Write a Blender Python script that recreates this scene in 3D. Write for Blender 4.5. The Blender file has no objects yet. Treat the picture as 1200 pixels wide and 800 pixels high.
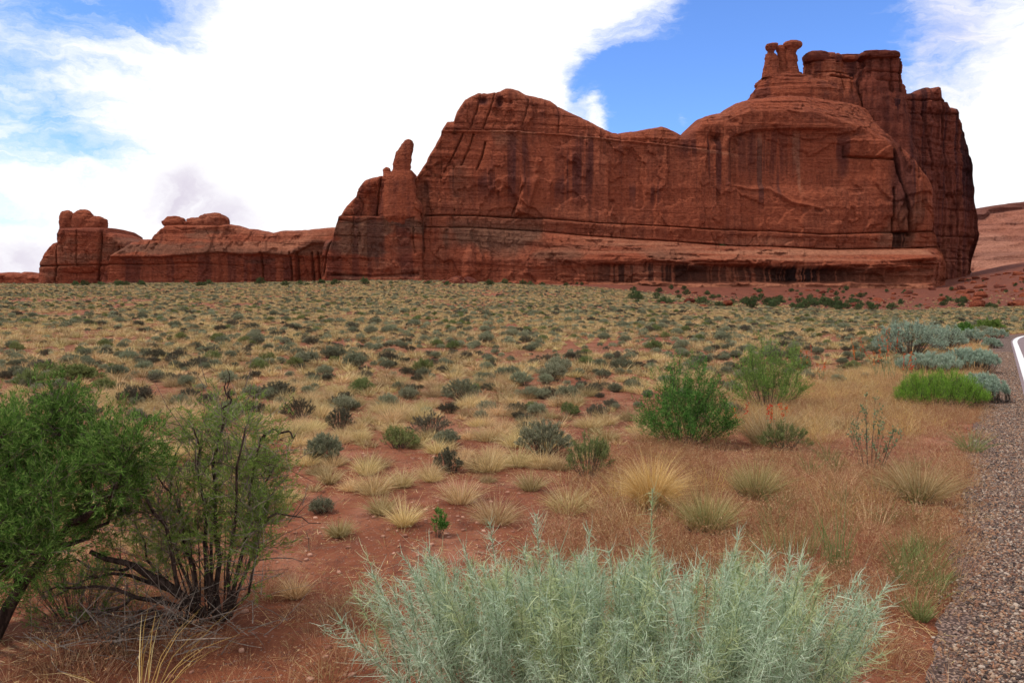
import bpy, math
import numpy as np

# ------------------------------------------------------------------ camera, sky, sun, exposure
S = bpy.context.scene
C = S.collection
R = math.radians
F, CX, CY, HORIZON, EYE = 942.0, 600.0, 400.0, 345.0, 1.7      # lens of the photograph in its own 1200 x 800 pixels
PITCH = math.atan((CY - HORIZON) / F)

cam_data = bpy.data.cameras.new('camera')
cam_data.sensor_width = 36.0
cam_data.lens = 36.0 * F / 1200.0
cam_data.clip_start, cam_data.clip_end = 0.1, 20000.0
cam = bpy.data.objects.new('camera', cam_data)
cam.location = (0, 0, EYE)
cam.rotation_euler = (math.pi / 2 - PITCH, 0, 0)
C.objects.link(cam)
S.camera = cam

SUN_DIR = np.array([-0.52, -0.06, 0.85]); SUN_DIR /= np.linalg.norm(SUN_DIR)
sun_data = bpy.data.lights.new('sun', 'SUN')
sun_data.energy, sun_data.angle, sun_data.color = 2.3, R(6), (1.0, 0.95, 0.87)
sun = bpy.data.objects.new('sun', sun_data)
sun.rotation_euler = (math.acos(SUN_DIR[2]), 0, math.atan2(SUN_DIR[1], SUN_DIR[0]) + math.pi / 2)
sun.location = (0, 0, 60)
C.objects.link(sun)

S.view_settings.view_transform = 'Standard'
S.view_settings.look = 'None'
S.view_settings.exposure = 0.24
S.view_settings.gamma = 1.0
S.render.engine = 'CYCLES'
cy = S.cycles
cy.max_bounces, cy.diffuse_bounces, cy.glossy_bounces, cy.transmission_bounces, cy.transparent_max_bounces = 4, 3, 1, 2, 4
cy.use_denoising = True
try:
    cy.denoiser = 'OPENIMAGEDENOISE'
except Exception:
    pass
cy.use_adaptive_sampling = True
cy.adaptive_threshold = 0.02
cy.sample_clamp_indirect = 4.0
cy.pixel_filter_type = 'BLACKMAN_HARRIS'


def ray(px, py):
    """Direction through a pixel of the photograph, scaled to advance one metre along the ground axis y."""
    u, v = (np.asarray(px, float) - CX) / F, (CY - np.asarray(py, float)) / F
    y = math.cos(PITCH) + v * math.sin(PITCH)
    z = -math.sin(PITCH) + v * math.cos(PITCH)
    return u / y, z / y


def at(px, py, Y):
    u, w = ray(px, py)
    Y = np.asarray(Y, float)
    return np.stack(np.broadcast_arrays(u * Y, Y, EYE + w * Y), -1)


class Nodes:
    """Small helper for building node trees."""
    def __init__(self, tree):
        self.t = tree
        tree.nodes.clear()

    def n(self, typ, **kw):
        nd = self.t.nodes.new(typ)
        for k, v in kw.items():
            if k == 'ins':
                for s, val in v.items():
                    if isinstance(val, bpy.types.NodeSocket):
                        self.t.links.new(val, nd.inputs[s])
                    else:
                        nd.inputs[s].default_value = val
            else:
                setattr(nd, k, v)
        return nd

    def math(self, op, a, b=None, c=None, clamp=False):
        ins = {0: a}
        if b is not None: ins[1] = b
        if c is not None: ins[2] = c
        return self.n('ShaderNodeMath', operation=op, use_clamp=clamp, ins=ins).outputs[0]

    def mix(self, fac, a, b, mode='MIX'):
        nd = self.n('ShaderNodeMix', data_type='RGBA', blend_type=mode)
        for s, v in ((0, fac), (6, a), (7, b)):
            if isinstance(v, bpy.types.NodeSocket):
                self.t.links.new(v, nd.inputs[s])
            else:
                nd.inputs[s].default_value = v if s == 0 or len(v) == 4 else (*v, 1)
        return nd.outputs[2]

    def noise(self, vec, scale, detail=4, rough=0.55, dist=0.0):
        nd = self.n('ShaderNodeTexNoise', ins={'Scale': scale, 'Detail': detail, 'Roughness': rough, 'Distortion': dist})
        if vec is not None:
            self.t.links.new(vec, nd.inputs['Vector'])
        return nd.outputs['Fac']

    def smooth(self, v, lo, hi, to0=0.0, to1=1.0):
        nd = self.n('ShaderNodeMapRange', interpolation_type='SMOOTHSTEP',
                    ins={'Value': v, 'From Min': lo, 'From Max': hi, 'To Min': to0, 'To Max': to1})
        return nd.outputs[0]

    def scaled(self, vec, s):
        return self.n('ShaderNodeVectorMath', operation='MULTIPLY', ins={0: vec, 1: s}).outputs[0]

    def attr(self, name):
        return self.n('ShaderNodeAttribute', attribute_name=name).outputs['Fac']


def build_world():
    w = bpy.data.worlds.new('World')
    S.world = w
    w.use_nodes = True
    N = Nodes(w.node_tree)
    sky = N.n('ShaderNodeTexSky', sky_type='NISHITA')
    sky.sun_disc = False
    sky.sun_elevation = math.asin(SUN_DIR[2])
    sky.sun_rotation = math.atan2(SUN_DIR[0], SUN_DIR[1])
    sky.altitude = 1400
    sky.air_density, sky.dust_density, sky.ozone_density = 1.0, 0.3, 2.0
    geo = N.n('ShaderNodeTexCoord').outputs['Generated']
    # feathered cloud edges: bend the direction a little with noise before looking up the cloud banks
    nz = N.n('ShaderNodeTexNoise', ins={'Vector': N.scaled(geo, (1, 1, 1.7)), 'Scale': 5.0, 'Detail': 7.0, 'Roughness': 0.6})
    off = N.n('ShaderNodeVectorMath', operation='SUBTRACT', ins={0: nz.outputs['Color'], 1: (0.5, 0.5, 0.5)}).outputs[0]
    warped = N.n('ShaderNodeVectorMath', operation='ADD', ins={0: geo, 1: N.scaled(off, (0.16, 0.16, 0.13))}).outputs[0]
    warped = N.n('ShaderNodeVectorMath', operation='NORMALIZE', ins={0: warped}).outputs[0]

    def bank(px, py, r, wt, vec=warped):
        u, v = ray(px, py)
        c = np.array([u, 1.0, v]); c /= np.linalg.norm(c)
        d = N.n('ShaderNodeVectorMath', operation='DOT_PRODUCT', ins={0: vec, 1: tuple(c)}).outputs['Value']
        k = 1.0 / (r / F) ** 2
        e = N.math('EXPONENT', N.math('MULTIPLY_ADD', d, 2 * k, -2 * k))
        return N.math('MULTIPLY', e, wt)

    def total(items, start):
        acc = start
        for it in items:
            acc = N.math('ADD', acc, bank(*it))
        return acc
    wisps = N.noise(N.scaled(warped, (1, 1, 2.6)), 7.0, 8, 0.62)
    cover = total([(430, 120, 240, .75), (880, 50, 165, -1.3), (740, 95, 70, -.9), (1000, 30, 110, -.6), (800, 150, 100, -.6),
                   (190, 5, 60, -.95), (110, 45, 70, -.5), (15, 105, 80, -.36), (60, 200, 70, -.5), (140, 200, 50, -.38), (40, 250, 40, -.2), (215, 152, 24, -.55),
                   (20, 30, 60, -.2), (770, 5, 45, .45), (1150, 130, 110, .8), (1120, 80, 25, -.45), (130, 285, 80, .8), (20, 290, 50, .5), (30, 213, 20, .6), (105, 120, 40, .45), (280, 220, 110, .4),
                   (700, 0, 90, .8), (630, 50, 60, .55), (560, 60, 60, .4), (662, 112, 17, 1.0), (706, 142, 15, 1.1), (790, 150, 12, .7)], 0.62)
    cover = N.math('ADD', cover, N.math('MULTIPLY_ADD', wisps, 1.9, -0.95))
    streaks = N.noise(N.scaled(warped, (3, 3, 14)), 3.0, 8, 0.65, .6)
    cover = N.math('ADD', cover, N.math('MULTIPLY_ADD', streaks, 1.9, -0.95))
    mask = N.smooth(cover, -0.32, 1.0)
    shade = total([(215, 222, 28, .8), (185, 245, 26, .55), (285, 260, 30, .8), (245, 246, 20, .4), (25, 305, 30, .7), (300, 150, 60, .12), (1110, 70, 50, .3), (1100, 20, 60, .25), (60, 285, 40, .2)], 0.0)
    shade = N.math('MULTIPLY', shade, N.smooth(N.noise(warped, 11, 5, .6), 0.3, 0.6), clamp=True)
    cloud = N.mix(shade, (9.6, 9.6, 9.7), (6.2, 5.7, 6.7))
    blue = N.mix(1.0, sky.outputs[0], (1.0, 1.33, 1.95), 'MULTIPLY')
    col = N.mix(mask, blue, cloud)
    bg = N.n('ShaderNodeBackground', ins={'Color': col, 'Strength': 0.1})
    out = N.n('ShaderNodeOutputWorld', ins={'Surface': bg.outputs[0]})
    w.cycles.sampling_method = 'MANUAL'
    w.cycles.sample_map_resolution = 512


build_world()

# ------------------------------------------------------------------ numeric helpers
rng = np.random.default_rng(11)


def _hash(ix, iy, iz):
    h = (ix * 374761393 + iy * 668265263 + iz * 2147483647 + 1013904223) & 0xFFFFFFFF
    h = ((h ^ (h >> 13)) * 1274126177) & 0xFFFFFFFF
    h = ((h ^ (h >> 16)) * 2246822519) & 0xFFFFFFFF
    return ((h ^ (h >> 15)) & 0xFFFFFF) / float(0xFFFFFF)


def vnoise(x, y, z=0.0):
    x, y, z = np.broadcast_arrays(np.asarray(x, float), np.asarray(y, float), np.asarray(z, float))
    ix, iy, iz = np.floor(x).astype(np.int64), np.floor(y).astype(np.int64), np.floor(z).astype(np.int64)
    fx, fy, fz = x - ix, y - iy, z - iz
    q = lambda t: t * t * t * (t * (t * 6 - 15) + 10)
    fx, fy, fz = q(fx), q(fy), q(fz)
    r = 0
    for dx in (0, 1):
        for dy in (0, 1):
            for dz in (0, 1):
                w = (fx if dx else 1 - fx) * (fy if dy else 1 - fy) * (fz if dz else 1 - fz)
                r = r + w * _hash(ix + dx, iy + dy, iz + dz)
    return r * 2 - 1


def fbm(x, y, z=0.0, octs=4, gain=0.5):
    a, s, t = 1.0, 0.0, 0.0
    for i in range(octs):
        k = 2.03 ** i
        s = s + a * vnoise(x * k + 17.3 * i, y * k - 9.1 * i, np.asarray(z) * k + 5.7 * i)
        t += a
        a *= gain
    return s / t


def sstep(v, lo, hi):
    t = np.clip((v - lo) / (hi - lo), 0, 1)
    return t * t * (3 - 2 * t)


def poly(pts):
    p = np.array(pts, float)
    return lambda x: np.interp(x, p[:, 0], p[:, 1])


def unit(v):
    return v / np.maximum(np.linalg.norm(v, axis=-1, keepdims=True), 1e-9)


# ------------------------------------------------------------------ mesh helpers
def mesh_data(name, verts, quads, mat=None, smooth=False, attrs=None, tris=None):
    verts = np.asarray(verts, np.float32).reshape(-1, 3)
    quads = np.asarray(quads, np.int32).reshape(-1, 4)
    me = bpy.data.meshes.new(name)
    nq = len(quads)
    nt = 0 if tris is None else len(tris)
    loops = quads.ravel()
    starts = np.arange(nq, dtype=np.int32) * 4
    totals = np.full(nq, 4, np.int32)
    if nt:
        tris = np.asarray(tris, np.int32)
        loops = np.concatenate([loops, tris.ravel()])
        starts = np.concatenate([starts, nq * 4 + np.arange(nt, dtype=np.int32) * 3])
        totals = np.concatenate([totals, np.full(nt, 3, np.int32)])
    me.vertices.add(len(verts))
    me.vertices.foreach_set('co', verts.ravel())
    me.loops.add(len(loops))
    me.loops.foreach_set('vertex_index', loops)
    me.polygons.add(nq + nt)
    me.polygons.foreach_set('loop_start', starts)
    me.polygons.foreach_set('loop_total', totals)
    if smooth:
        me.polygons.foreach_set('use_smooth', np.ones(nq + nt, bool))
    for k, v in (attrs or {}).items():
        a = me.attributes.new(k, 'FLOAT', 'POINT')
        a.data.foreach_set('value', np.asarray(v, np.float32).ravel())
    me.update(calc_edges=True)
    me.validate()
    if mat:
        me.materials.append(mat)
    return me


def obj(name, me, parent=None, loc=None):
    o = bpy.data.objects.new(name, me)
    C.objects.link(o)
    if parent is not None:
        o.parent = parent
    if loc is not None:
        o.location = loc
    return o


def tag(o, label, cat, group=None):
    o['label'], o['category'] = label, cat
    if group:
        o['group'] = group
    return o


def thing(name, label, cat, loc=(0, 0, 0), group=None):
    return tag(obj(name, None, None, loc), label, cat, group)


def structure(o):
    o['kind'] = 'structure'
    return o


def stuff(o):
    o['kind'] = 'stuff'
    return o


def copy_tree(root, loc, rz=0.0, sc=1.0):
    r = root.copy()
    C.objects.link(r)
    r.location, r.rotation_euler, r.scale = loc, (0, 0, rz), (sc, sc, sc)
    for ch in root.children:
        c = ch.copy()
        C.objects.link(c)
        c.parent = r
    return r


class Geo:
    """Collects quads from several pieces into the arrays of one mesh."""
    def __init__(self):
        self.v, self.q, self.n = [], [], 0

    def add(self, v, q):
        self.v.append(np.asarray(v).reshape(-1, 3))
        self.q.append(np.asarray(q).reshape(-1, 4) + self.n)
        self.n += len(self.v[-1])

    def mesh(self, name, mat, smooth=False):
        return mesh_data(name, np.concatenate(self.v), np.concatenate(self.q), mat, smooth)


def ribbons(base, dirs, length, width, bend=None, seg=2, tip=0.15, facing=None):
    """Blades: base (n,3), dirs (n,3), length and width (n,), bend (n,3) adds to the tip in proportion to the length."""
    n = len(base)
    dirs = unit(dirs)
    length, width = np.broadcast_to(length, n), np.broadcast_to(width, n)
    bend = np.zeros((n, 3)) if bend is None else bend
    side = unit(np.cross(dirs, rng.normal(size=(n, 3)) if facing is None else facing))
    rows = []
    for k in range(seg + 1):
        t = k / seg
        p = base + dirs * (length * t)[:, None] + bend * (length * t * t)[:, None]
        w = width * (1 - (1 - tip) * t ** 1.5) * 0.5
        rows += [p - side * w[:, None], p + side * w[:, None]]
    v = np.stack(rows, 1).reshape(-1, 3)
    st = 2 * (seg + 1)
    b = (np.arange(n) * st)[:, None]
    q = np.concatenate([b + np.array([[2 * k, 2 * k + 1, 2 * k + 3, 2 * k + 2]]) for k in range(seg)], 0)
    return v, q


def leaves(base, dirs, length, width):
    """Pointed leaves, one folded quad each."""
    n = len(base)
    dirs = unit(dirs)
    length, width = np.broadcast_to(length, n)[:, None], np.broadcast_to(width, n)[:, None]
    side = unit(np.cross(dirs, rng.normal(size=(n, 3))))
    up = np.cross(side, dirs)
    mid = base + dirs * length * 0.5 + up * length * 0.08
    v = np.stack([base, mid + side * width * .5, base + dirs * length, mid - side * width * .5], 1).reshape(-1, 3)
    q = (np.arange(n) * 4)[:, None] + np.arange(4)[None]
    return v, q


def tube(pts, rad, ns=6):
    pts = np.asarray(pts, float)
    rad = np.broadcast_to(rad, len(pts))
    tan = unit(np.gradient(pts, axis=0))
    ref = np.array([0.3, 0.9, 0.2]) if abs(tan[0] @ np.array([0.3, 0.9, 0.2])) < 0.9 else np.array([1.0, 0, 0])
    a = unit(np.cross(tan, ref))
    b = np.cross(tan, a)
    th = np.linspace(0, 2 * np.pi, ns, endpoint=False)
    v = pts[:, None] + rad[:, None, None] * (np.cos(th)[None, :, None] * a[:, None] + np.sin(th)[None, :, None] * b[:, None])
    i, j = np.meshgrid(np.arange(len(pts) - 1), np.arange(ns), indexing='ij')
    j2 = (j + 1) % ns
    q = np.stack([i * ns + j, i * ns + j2, (i + 1) * ns + j2, (i + 1) * ns + j], -1).reshape(-1, 4)
    return v.reshape(-1, 3), q


def spline(pts, n):
    """Smooth curve through a few points."""
    p = np.asarray(pts, float)
    p = np.concatenate([[2 * p[0] - p[1]], p, [2 * p[-1] - p[-2]]])
    m = len(p) - 3
    t = np.linspace(0, m - 1e-6, n)
    i = t.astype(int)
    f = (t - i)[:, None]
    a, b, c, d = p[i], p[i + 1], p[i + 2], p[i + 3]
    return 0.5 * (2 * b + (c - a) * f + (2 * a - 5 * b + 4 * c - d) * f ** 2 + (3 * b - a - 3 * c + d) * f ** 3)


# ------------------------------------------------------------------ materials
def material(name):
    m = bpy.data.materials.new(name)
    m.use_nodes = True
    return m, Nodes(m.node_tree)


def finish(N, col, rough=0.9, bump=None, strength=0.3, dist=0.1, spec=0.2):
    b = N.n('ShaderNodeBsdfPrincipled', ins={'Base Color': col, 'Roughness': rough, 'Specular IOR Level': spec})
    if bump is not None:
        bn = N.n('ShaderNodeBump', ins={'Height': bump, 'Strength': strength, 'Distance': dist})
        N.t.links.new(bn.outputs[0], b.inputs['Normal'])
    N.n('ShaderNodeOutputMaterial', ins={'Surface': b.outputs[0]})


def leaf_material(name, cols, trans=0.3, per_object=0.25, positions=None):
    """Foliage: each blade takes its own shade, each plant a slightly different one."""
    m, N = material(name)
    geo = N.n('ShaderNodeNewGeometry')
    ramp = N.n('ShaderNodeValToRGB', ins={'Fac': geo.outputs['Random Per Island']})
    e = ramp.color_ramp.elements
    while len(e) < len(cols):
        e.new(0.5)
    for i, c in enumerate(cols):
        e[i].position = positions[i] if positions else i / max(1, len(cols) - 1)
        e[i].color = (*c, 1)
    info = N.n('ShaderNodeObjectInfo').outputs['Random']
    val = N.math('MULTIPLY_ADD', info, 2 * per_object, 1 - per_object)
    hsv = N.n('ShaderNodeHueSaturation', ins={'Color': ramp.outputs[0], 'Value': val,
                                              'Hue': N.math('MULTIPLY_ADD', N.math('FRACT', N.math('MULTIPLY', info, 7.31)), 0.03, 0.485)})
    d = N.n('ShaderNodeBsdfDiffuse', ins={'Color': hsv.outputs[0]})
    t = N.n('ShaderNodeBsdfTranslucent', ins={'Color': hsv.outputs[0]})
    mx = N.n('ShaderNodeMixShader', ins={0: trans, 1: d.outputs[0], 2: t.outputs[0]})
    N.n('ShaderNodeOutputMaterial', ins={'Surface': mx.outputs[0]})
    return m


def rock_material(name, base=(0.36, 0.105, 0.055), dark=(0.15, 0.042, 0.03), pale=(0.50, 0.21, 0.125)):
    m, N = material(name)
    pos = N.n('ShaderNodeNewGeometry').outputs['Position']
    strata = N.noise(N.scaled(pos, (0.012, 0.012, 0.42)), 1.0, 6, 0.65, 0.3)
    blot = N.noise(N.scaled(pos, (0.05, 0.05, 0.045)), 1.0, 7, 0.62)
    streak = N.noise(N.scaled(pos, (0.55, 0.55, 0.022)), 1.0, 6, 0.6)
    fine = N.noise(N.scaled(pos, (0.9, 0.9, 1.3)), 1.0, 6, 0.7)
    col = N.mix(N.math('MULTIPLY', N.smooth(strata, 0.35, 0.7), N.math('MULTIPLY_ADD', N.attr('sheer'), -.65, 1.0)), base, tuple(0.66 * a + 0.34 * b for a, b in zip(base, dark)))
    col = N.mix(N.math('MULTIPLY', N.smooth(blot, 0.45, 0.75), 0.6), col, tuple(0.6 * a + 0.4 * b for a, b in zip(base, pale)))
    varn = N.math('MULTIPLY', N.smooth(streak, 0.40, 0.68), N.smooth(blot, 0.30, 0.62))
    col = N.mix(N.math('MULTIPLY', varn, 0.62), col, dark)
    col = N.mix(N.attr('grey'), col, (0.205, 0.118, 0.075))
    col = N.mix(N.attr('pale'), col, pale)
    col = N.mix(N.attr('stain_shade'), col, (0.075, 0.028, 0.03))
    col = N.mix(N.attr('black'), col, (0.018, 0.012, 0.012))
    crisp = N.noise(N.scaled(pos, (2.2, 2.2, 3.4)), 1.0, 5, 0.75)
    thin = N.noise(N.scaled(pos, (0.03, 0.03, 1.9)), 1.0, 4, 0.7, .4)
    col = N.mix(N.math('MULTIPLY', N.smooth(thin, 0.52, 0.68), N.math('MULTIPLY_ADD', N.attr('sheer'), -.28, .32)), col, (0.42, 0.34, 0.32), 'MULTIPLY')
    col = N.mix(N.math('MULTIPLY', N.smooth(fine, 0.35, 0.7), 0.62), col, (0.36, 0.27, 0.25), 'MULTIPLY')
    col = N.mix(N.math('MULTIPLY', N.smooth(crisp, 0.48, 0.3), 0.5), col, (1.35, 1.3, 1.25), 'MULTIPLY')
    h = N.math('ADD', N.math('MULTIPLY', strata, 0.8), N.math('ADD', N.math('ADD', fine, N.math('MULTIPLY', crisp, .5)), N.math('ADD', N.math('MULTIPLY', streak, 0.4), N.math('MULTIPLY', thin, -.5))))
    finish(N, col, 0.95, h, 0.9, 1.7, 0.1)
    return m


M = {}
M['rock'] = rock_material('red_sandstone', (0.44, 0.117, 0.056), (0.15, 0.04, 0.027), (0.56, 0.24, 0.135))
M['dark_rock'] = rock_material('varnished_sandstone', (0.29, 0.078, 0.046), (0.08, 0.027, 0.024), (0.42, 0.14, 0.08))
M['pale_rock'] = rock_material('pale_slickrock', (0.47, 0.185, 0.115), (0.24, 0.085, 0.06), (0.60, 0.30, 0.2))


def bark_material(name, a, b):
    m, N = material(name)
    pos = N.n('ShaderNodeNewGeometry').outputs['Position']
    n = N.noise(N.scaled(pos, (60, 60, 14)), 1.0, 5, 0.6)
    finish(N, N.mix(N.smooth(n, .35, .65), a, b), 0.95, n, 0.6, 0.01, 0.05)
    return m


M['bark'] = bark_material('dark_bark', (0.028, 0.018, 0.014), (0.085, 0.055, 0.042))
M['twig'] = bark_material('grey_twig', (0.09, 0.06, 0.045), (0.2, 0.15, 0.12))
M['dead'] = bark_material('bleached_twig', (0.16, 0.12, 0.09), (0.3, 0.24, 0.19))
M['stalk'] = bark_material('shrub_stalk', (0.06, 0.045, 0.035), (0.13, 0.1, 0.075))

M['sage_stalk'] = bark_material('sage_stalk', (0.16, 0.19, 0.11), (0.3, 0.33, 0.2))
M['silver'] = leaf_material('silver_sage_leaf', [(0.24, 0.32, 0.18), (0.47, 0.56, 0.37), (0.72, 0.78, 0.58)], 0.35, 0.05)
M['silver_young'] = leaf_material('young_sage_leaf', [(0.28, 0.34, 0.14), (0.47, 0.54, 0.27), (0.66, 0.71, 0.42)], 0.35, 0.05)
M['silver_field'] = leaf_material('grey_sage_leaf', [(0.15, 0.155, 0.085), (0.26, 0.265, 0.155), (0.38, 0.375, 0.24)], 0.25, 0.32)
M['silver_road'] = leaf_material('roadside_sage_leaf', [(0.22, 0.29, 0.2), (0.34, 0.42, 0.3), (0.44, 0.5, 0.38)], 0.25, 0.12)
M['dark_field'] = leaf_material('dark_shrub_leaf', [(0.075, 0.065, 0.045), (0.13, 0.115, 0.075), (0.21, 0.185, 0.12)], 0.2, 0.3)
M['olive'] = leaf_material('olive_leaf', [(0.12, 0.15, 0.045), (0.2, 0.235, 0.075), (0.29, 0.3, 0.13)], 0.3, 0.15)
M['green'] = leaf_material('fresh_green_leaf', [(0.032, 0.09, 0.016), (0.10, 0.215, 0.038), (0.25, 0.39, 0.095)], 0.28, 0.12)
M['yellow_green'] = leaf_material('yellow_green_leaf', [(0.085, 0.155, 0.03), (0.17, 0.27, 0.052), (0.3, 0.38, 0.10)], 0.35, 0.1)
M['lime'] = leaf_material('lime_green_leaf', [(0.11, 0.21, 0.022), (0.19, 0.33, 0.035), (0.3, 0.42, 0.08)], 0.35, 0.05)
M['talus_green'] = leaf_material('deep_green_leaf', [(0.05, 0.075, 0.028), (0.085, 0.12, 0.042), (0.14, 0.175, 0.075)], 0.2, 0.3)
M['straw'] = leaf_material('straw_blade', [(0.27, 0.175, 0.07), (0.56, 0.395, 0.18), (0.74, 0.58, 0.33)], 0.33, 0.36)
M['gold'] = leaf_material('golden_blade', [(0.42, 0.24, 0.07), (0.68, 0.45, 0.16), (0.8, 0.61, 0.3)], 0.3, 0.05)
M['tawny'] = leaf_material('tawny_blade', [(0.16, 0.13, 0.045), (0.42, 0.3, 0.125), (0.6, 0.47, 0.24)], 0.3, 0.1)
M['cheat'] = leaf_material('rusty_grass_blade', [(0.26, 0.11, 0.052), (0.45, 0.235, 0.115), (0.66, 0.47, 0.26)], 0.35, 0.15)
M['mallow_leaf'] = leaf_material('mallow_leaf', [(0.12, 0.17, 0.075), (0.19, 0.25, 0.12), (0.27, 0.32, 0.18)], 0.3, 0.1)
M['petal'] = leaf_material('orange_petal', [(0.5, 0.07, 0.02), (0.6, 0.11, 0.035), (0.66, 0.17, 0.06)], 0.3, 0.05)


def ground_material():
    m, N = material('red_sand')
    pos = N.n('ShaderNodeNewGeometry').outputs['Position']
    big = N.noise(N.scaled(pos, (0.13, 0.13, 0.13)), 1.0, 5, 0.6)
    mid = N.noise(N.scaled(pos, (1.3, 1.3, 1.3)), 1.0, 6, 0.65)
    fine = N.noise(N.scaled(pos, (16, 16, 16)), 1.0, 6, 0.7)
    grit = N.n('ShaderNodeTexVoronoi', ins={'Vector': pos, 'Scale': 42.0})
    col = N.mix(N.smooth(big, .3, .7), (0.235, 0.072, 0.031), (0.165, 0.048, 0.024))
    col = N.mix(N.smooth(mid, .4, .72), col, (0.31, 0.125, 0.072))
    col = N.mix(N.math('MULTIPLY', N.smooth(mid, .52, .3), 0.6), col, (0.14, 0.048, 0.03))
    stone = N.math('MULTIPLY', N.smooth(grit.outputs['Distance'], 0.34, 0.22), N.smooth(N.math('ADD', mid, N.n('ShaderNodeSeparateColor', ins={0: grit.outputs['Color']}).outputs[0]), 0.85, 1.0))
    col = N.mix(N.math('MULTIPLY', stone, 0.8), col, N.mix(N.n('ShaderNodeSeparateColor', ins={0: grit.outputs['Color']}).outputs[1], (0.16, 0.075, 0.055), (0.5, 0.3, 0.22)))
    straw = N.noise(N.scaled(pos, (9, 9, 9)), 1.0, 8, 0.75, 1.5)
    col = N.mix(N.math('MULTIPLY', N.math('MULTIPLY', N.smooth(straw, .5, .66), N.attr('litter')), 0.7), col, (0.36, 0.23, 0.125))
    col = N.mix(N.math('MULTIPLY', N.attr('talus'), 0.8), col, N.mix(N.smooth(N.noise(N.scaled(pos, (.5, .5, .5)), 1.0, 7, .7), .35, .7), (0.085, 0.026, 0.018), (0.22, 0.06, 0.034)))
    clod = N.noise(N.scaled(pos, (5, 5, 5)), 1.0, 6, 0.7)
    col = N.mix(N.math('MULTIPLY', N.smooth(clod, .52, .36), .55), col, (.1, .032, .02))
    h = N.math('ADD', N.math('MULTIPLY', mid, 2.0), N.math('ADD', N.math('ADD', fine, N.math('MULTIPLY', clod, 1.6)), N.math('MULTIPLY', stone, 0.9)))
    finish(N, col, 0.95, h, 0.95, 0.03, 0.1)
    return m


M['ground'] = ground_material()

# ------------------------------------------------------------------ terrain
_cols = np.array([-900, 0, 300, 450, 560, 700, 800, 900, 1000, 1100, 1200, 1500], float)
_ys = np.array([0, 30, 80, 120, 170, 230, 300, 400, 900], float)
_zt = np.array([
    [0, 0, .5, 1.5, 3.0, 4.6, 5.0, 5, 5], [0, 0, .6, 1.6, 3.1, 4.6, 4.9, 5, 5], [0, 0, .6, 1.6, 3.2, 4.9, 5.2, 5, 5],
    [0, 0, .7, 1.8, 3.7, 5.7, 6.0, 6, 6], [0, 0, .6, 1.6, 3.5, 5.3, 6.0, 6, 6], [0, 0, .3, .9, 2.4, 3.1, 5.6, 7, 7],
    [0, 0, .1, .3, .8, 1.3, 4.7, 8, 8], [0, -.05, -.3, -.7, -1.1, .1, 4.6, 8, 8], [0, -.05, -.5, -1.0, -1.5, -.4, 4.3, 8, 8],
    [0, -.05, -.6, -1.2, -1.4, -.4, 3.6, 9, 10], [0, -.05, -.8, -1.5, -.6, 1.9, 8.5, 19, 28], [0, -.05, -.8, -1.0, 1, 5, 14, 30, 40]])
_tp = np.linspace(-900, 1500, 121)
_ty = np.sqrt(np.linspace(0, 900 ** 1.0, 240) / 900) ** 2 * 900
_tab = np.stack([np.interp(_ty, _ys, r) for r in _zt])
_tab = np.stack([np.interp(_tp, _cols, _tab[:, k]) for k in range(len(_ty))], 1)
for _ in range(3):                                              # soften the creases of the table
    p = np.pad(_tab, ((1, 1), (2, 2)), 'edge')
    _tab = sum(p[a:a + _tab.shape[0], b:b + _tab.shape[1]] for a in range(3) for b in range(5)) / 15

ROAD_HEAD = 31.2
ROAD_DIR = np.array([math.sin(R(ROAD_HEAD)), math.cos(R(ROAD_HEAD))])


def road_path():
    p, d, out = np.array([11.95, 18.84]) - ROAD_DIR * 45, ROAD_HEAD, []
    for i in range(420):
        out.append(p.copy())
        s = i * 0.5
        if s > 57: d += 0.45
        if s > 62: d += 0.5
        d = min(d, 96)
        p = p + 0.5 * np.array([math.sin(R(d)), math.cos(R(d))])
    return np.array(out)


PATH = road_path()                                              # outer edge of the white line
_pt = unit(np.gradient(PATH, axis=0))
PATH_N = np.stack([_pt[:, 1], -_pt[:, 0]], 1)                   # towards the road


def road_side(x, y):
    """Signed distance to the white line: positive on the road's side."""
    x, y = np.asarray(x, float), np.asarray(y, float)
    sh = x.shape
    q = np.stack([x.ravel(), y.ravel()], 1)
    out = np.empty(len(q))
    for a in range(0, len(q), 20000):
        d = q[a:a + 20000, None] - PATH[None, ::2]
        d2 = (d ** 2).sum(-1)
        i = d2.argmin(1)
        sel = d[np.arange(len(i)), i]
        s = (sel * PATH_N[::2][i]).sum(-1)
        out[a:a + 20000] = np.where(s >= 0, 1, -1) * np.sqrt(d2[np.arange(len(i)), i])
        near = np.abs(s) < 3
        out[a:a + 20000] = np.where(near & (np.sqrt(d2[np.arange(len(i)), i]) < 3.2), s, out[a:a + 20000])
    return out.reshape(sh)


def smooth_z(x, y):
    x, y = np.asarray(x, float), np.asarray(y, float)
    Y = np.clip(y, 0.5, 899)
    px = np.clip(CX + F * x / np.maximum(Y, 6.0), -899, 1499)
    fi = (px - _tp[0]) / (_tp[1] - _tp[0])
    fj = Y / 900 * (len(_ty) - 1)
    i, j = np.clip(fi.astype(int), 0, len(_tp) - 2), np.clip(fj.astype(int), 0, len(_ty) - 2)
    a, b = fi - i, fj - j
    return (_tab[i, j] * (1 - a) * (1 - b) + _tab[i + 1, j] * a * (1 - b) + _tab[i, j + 1] * (1 - a) * b + _tab[i + 1, j + 1] * a * b)


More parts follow.
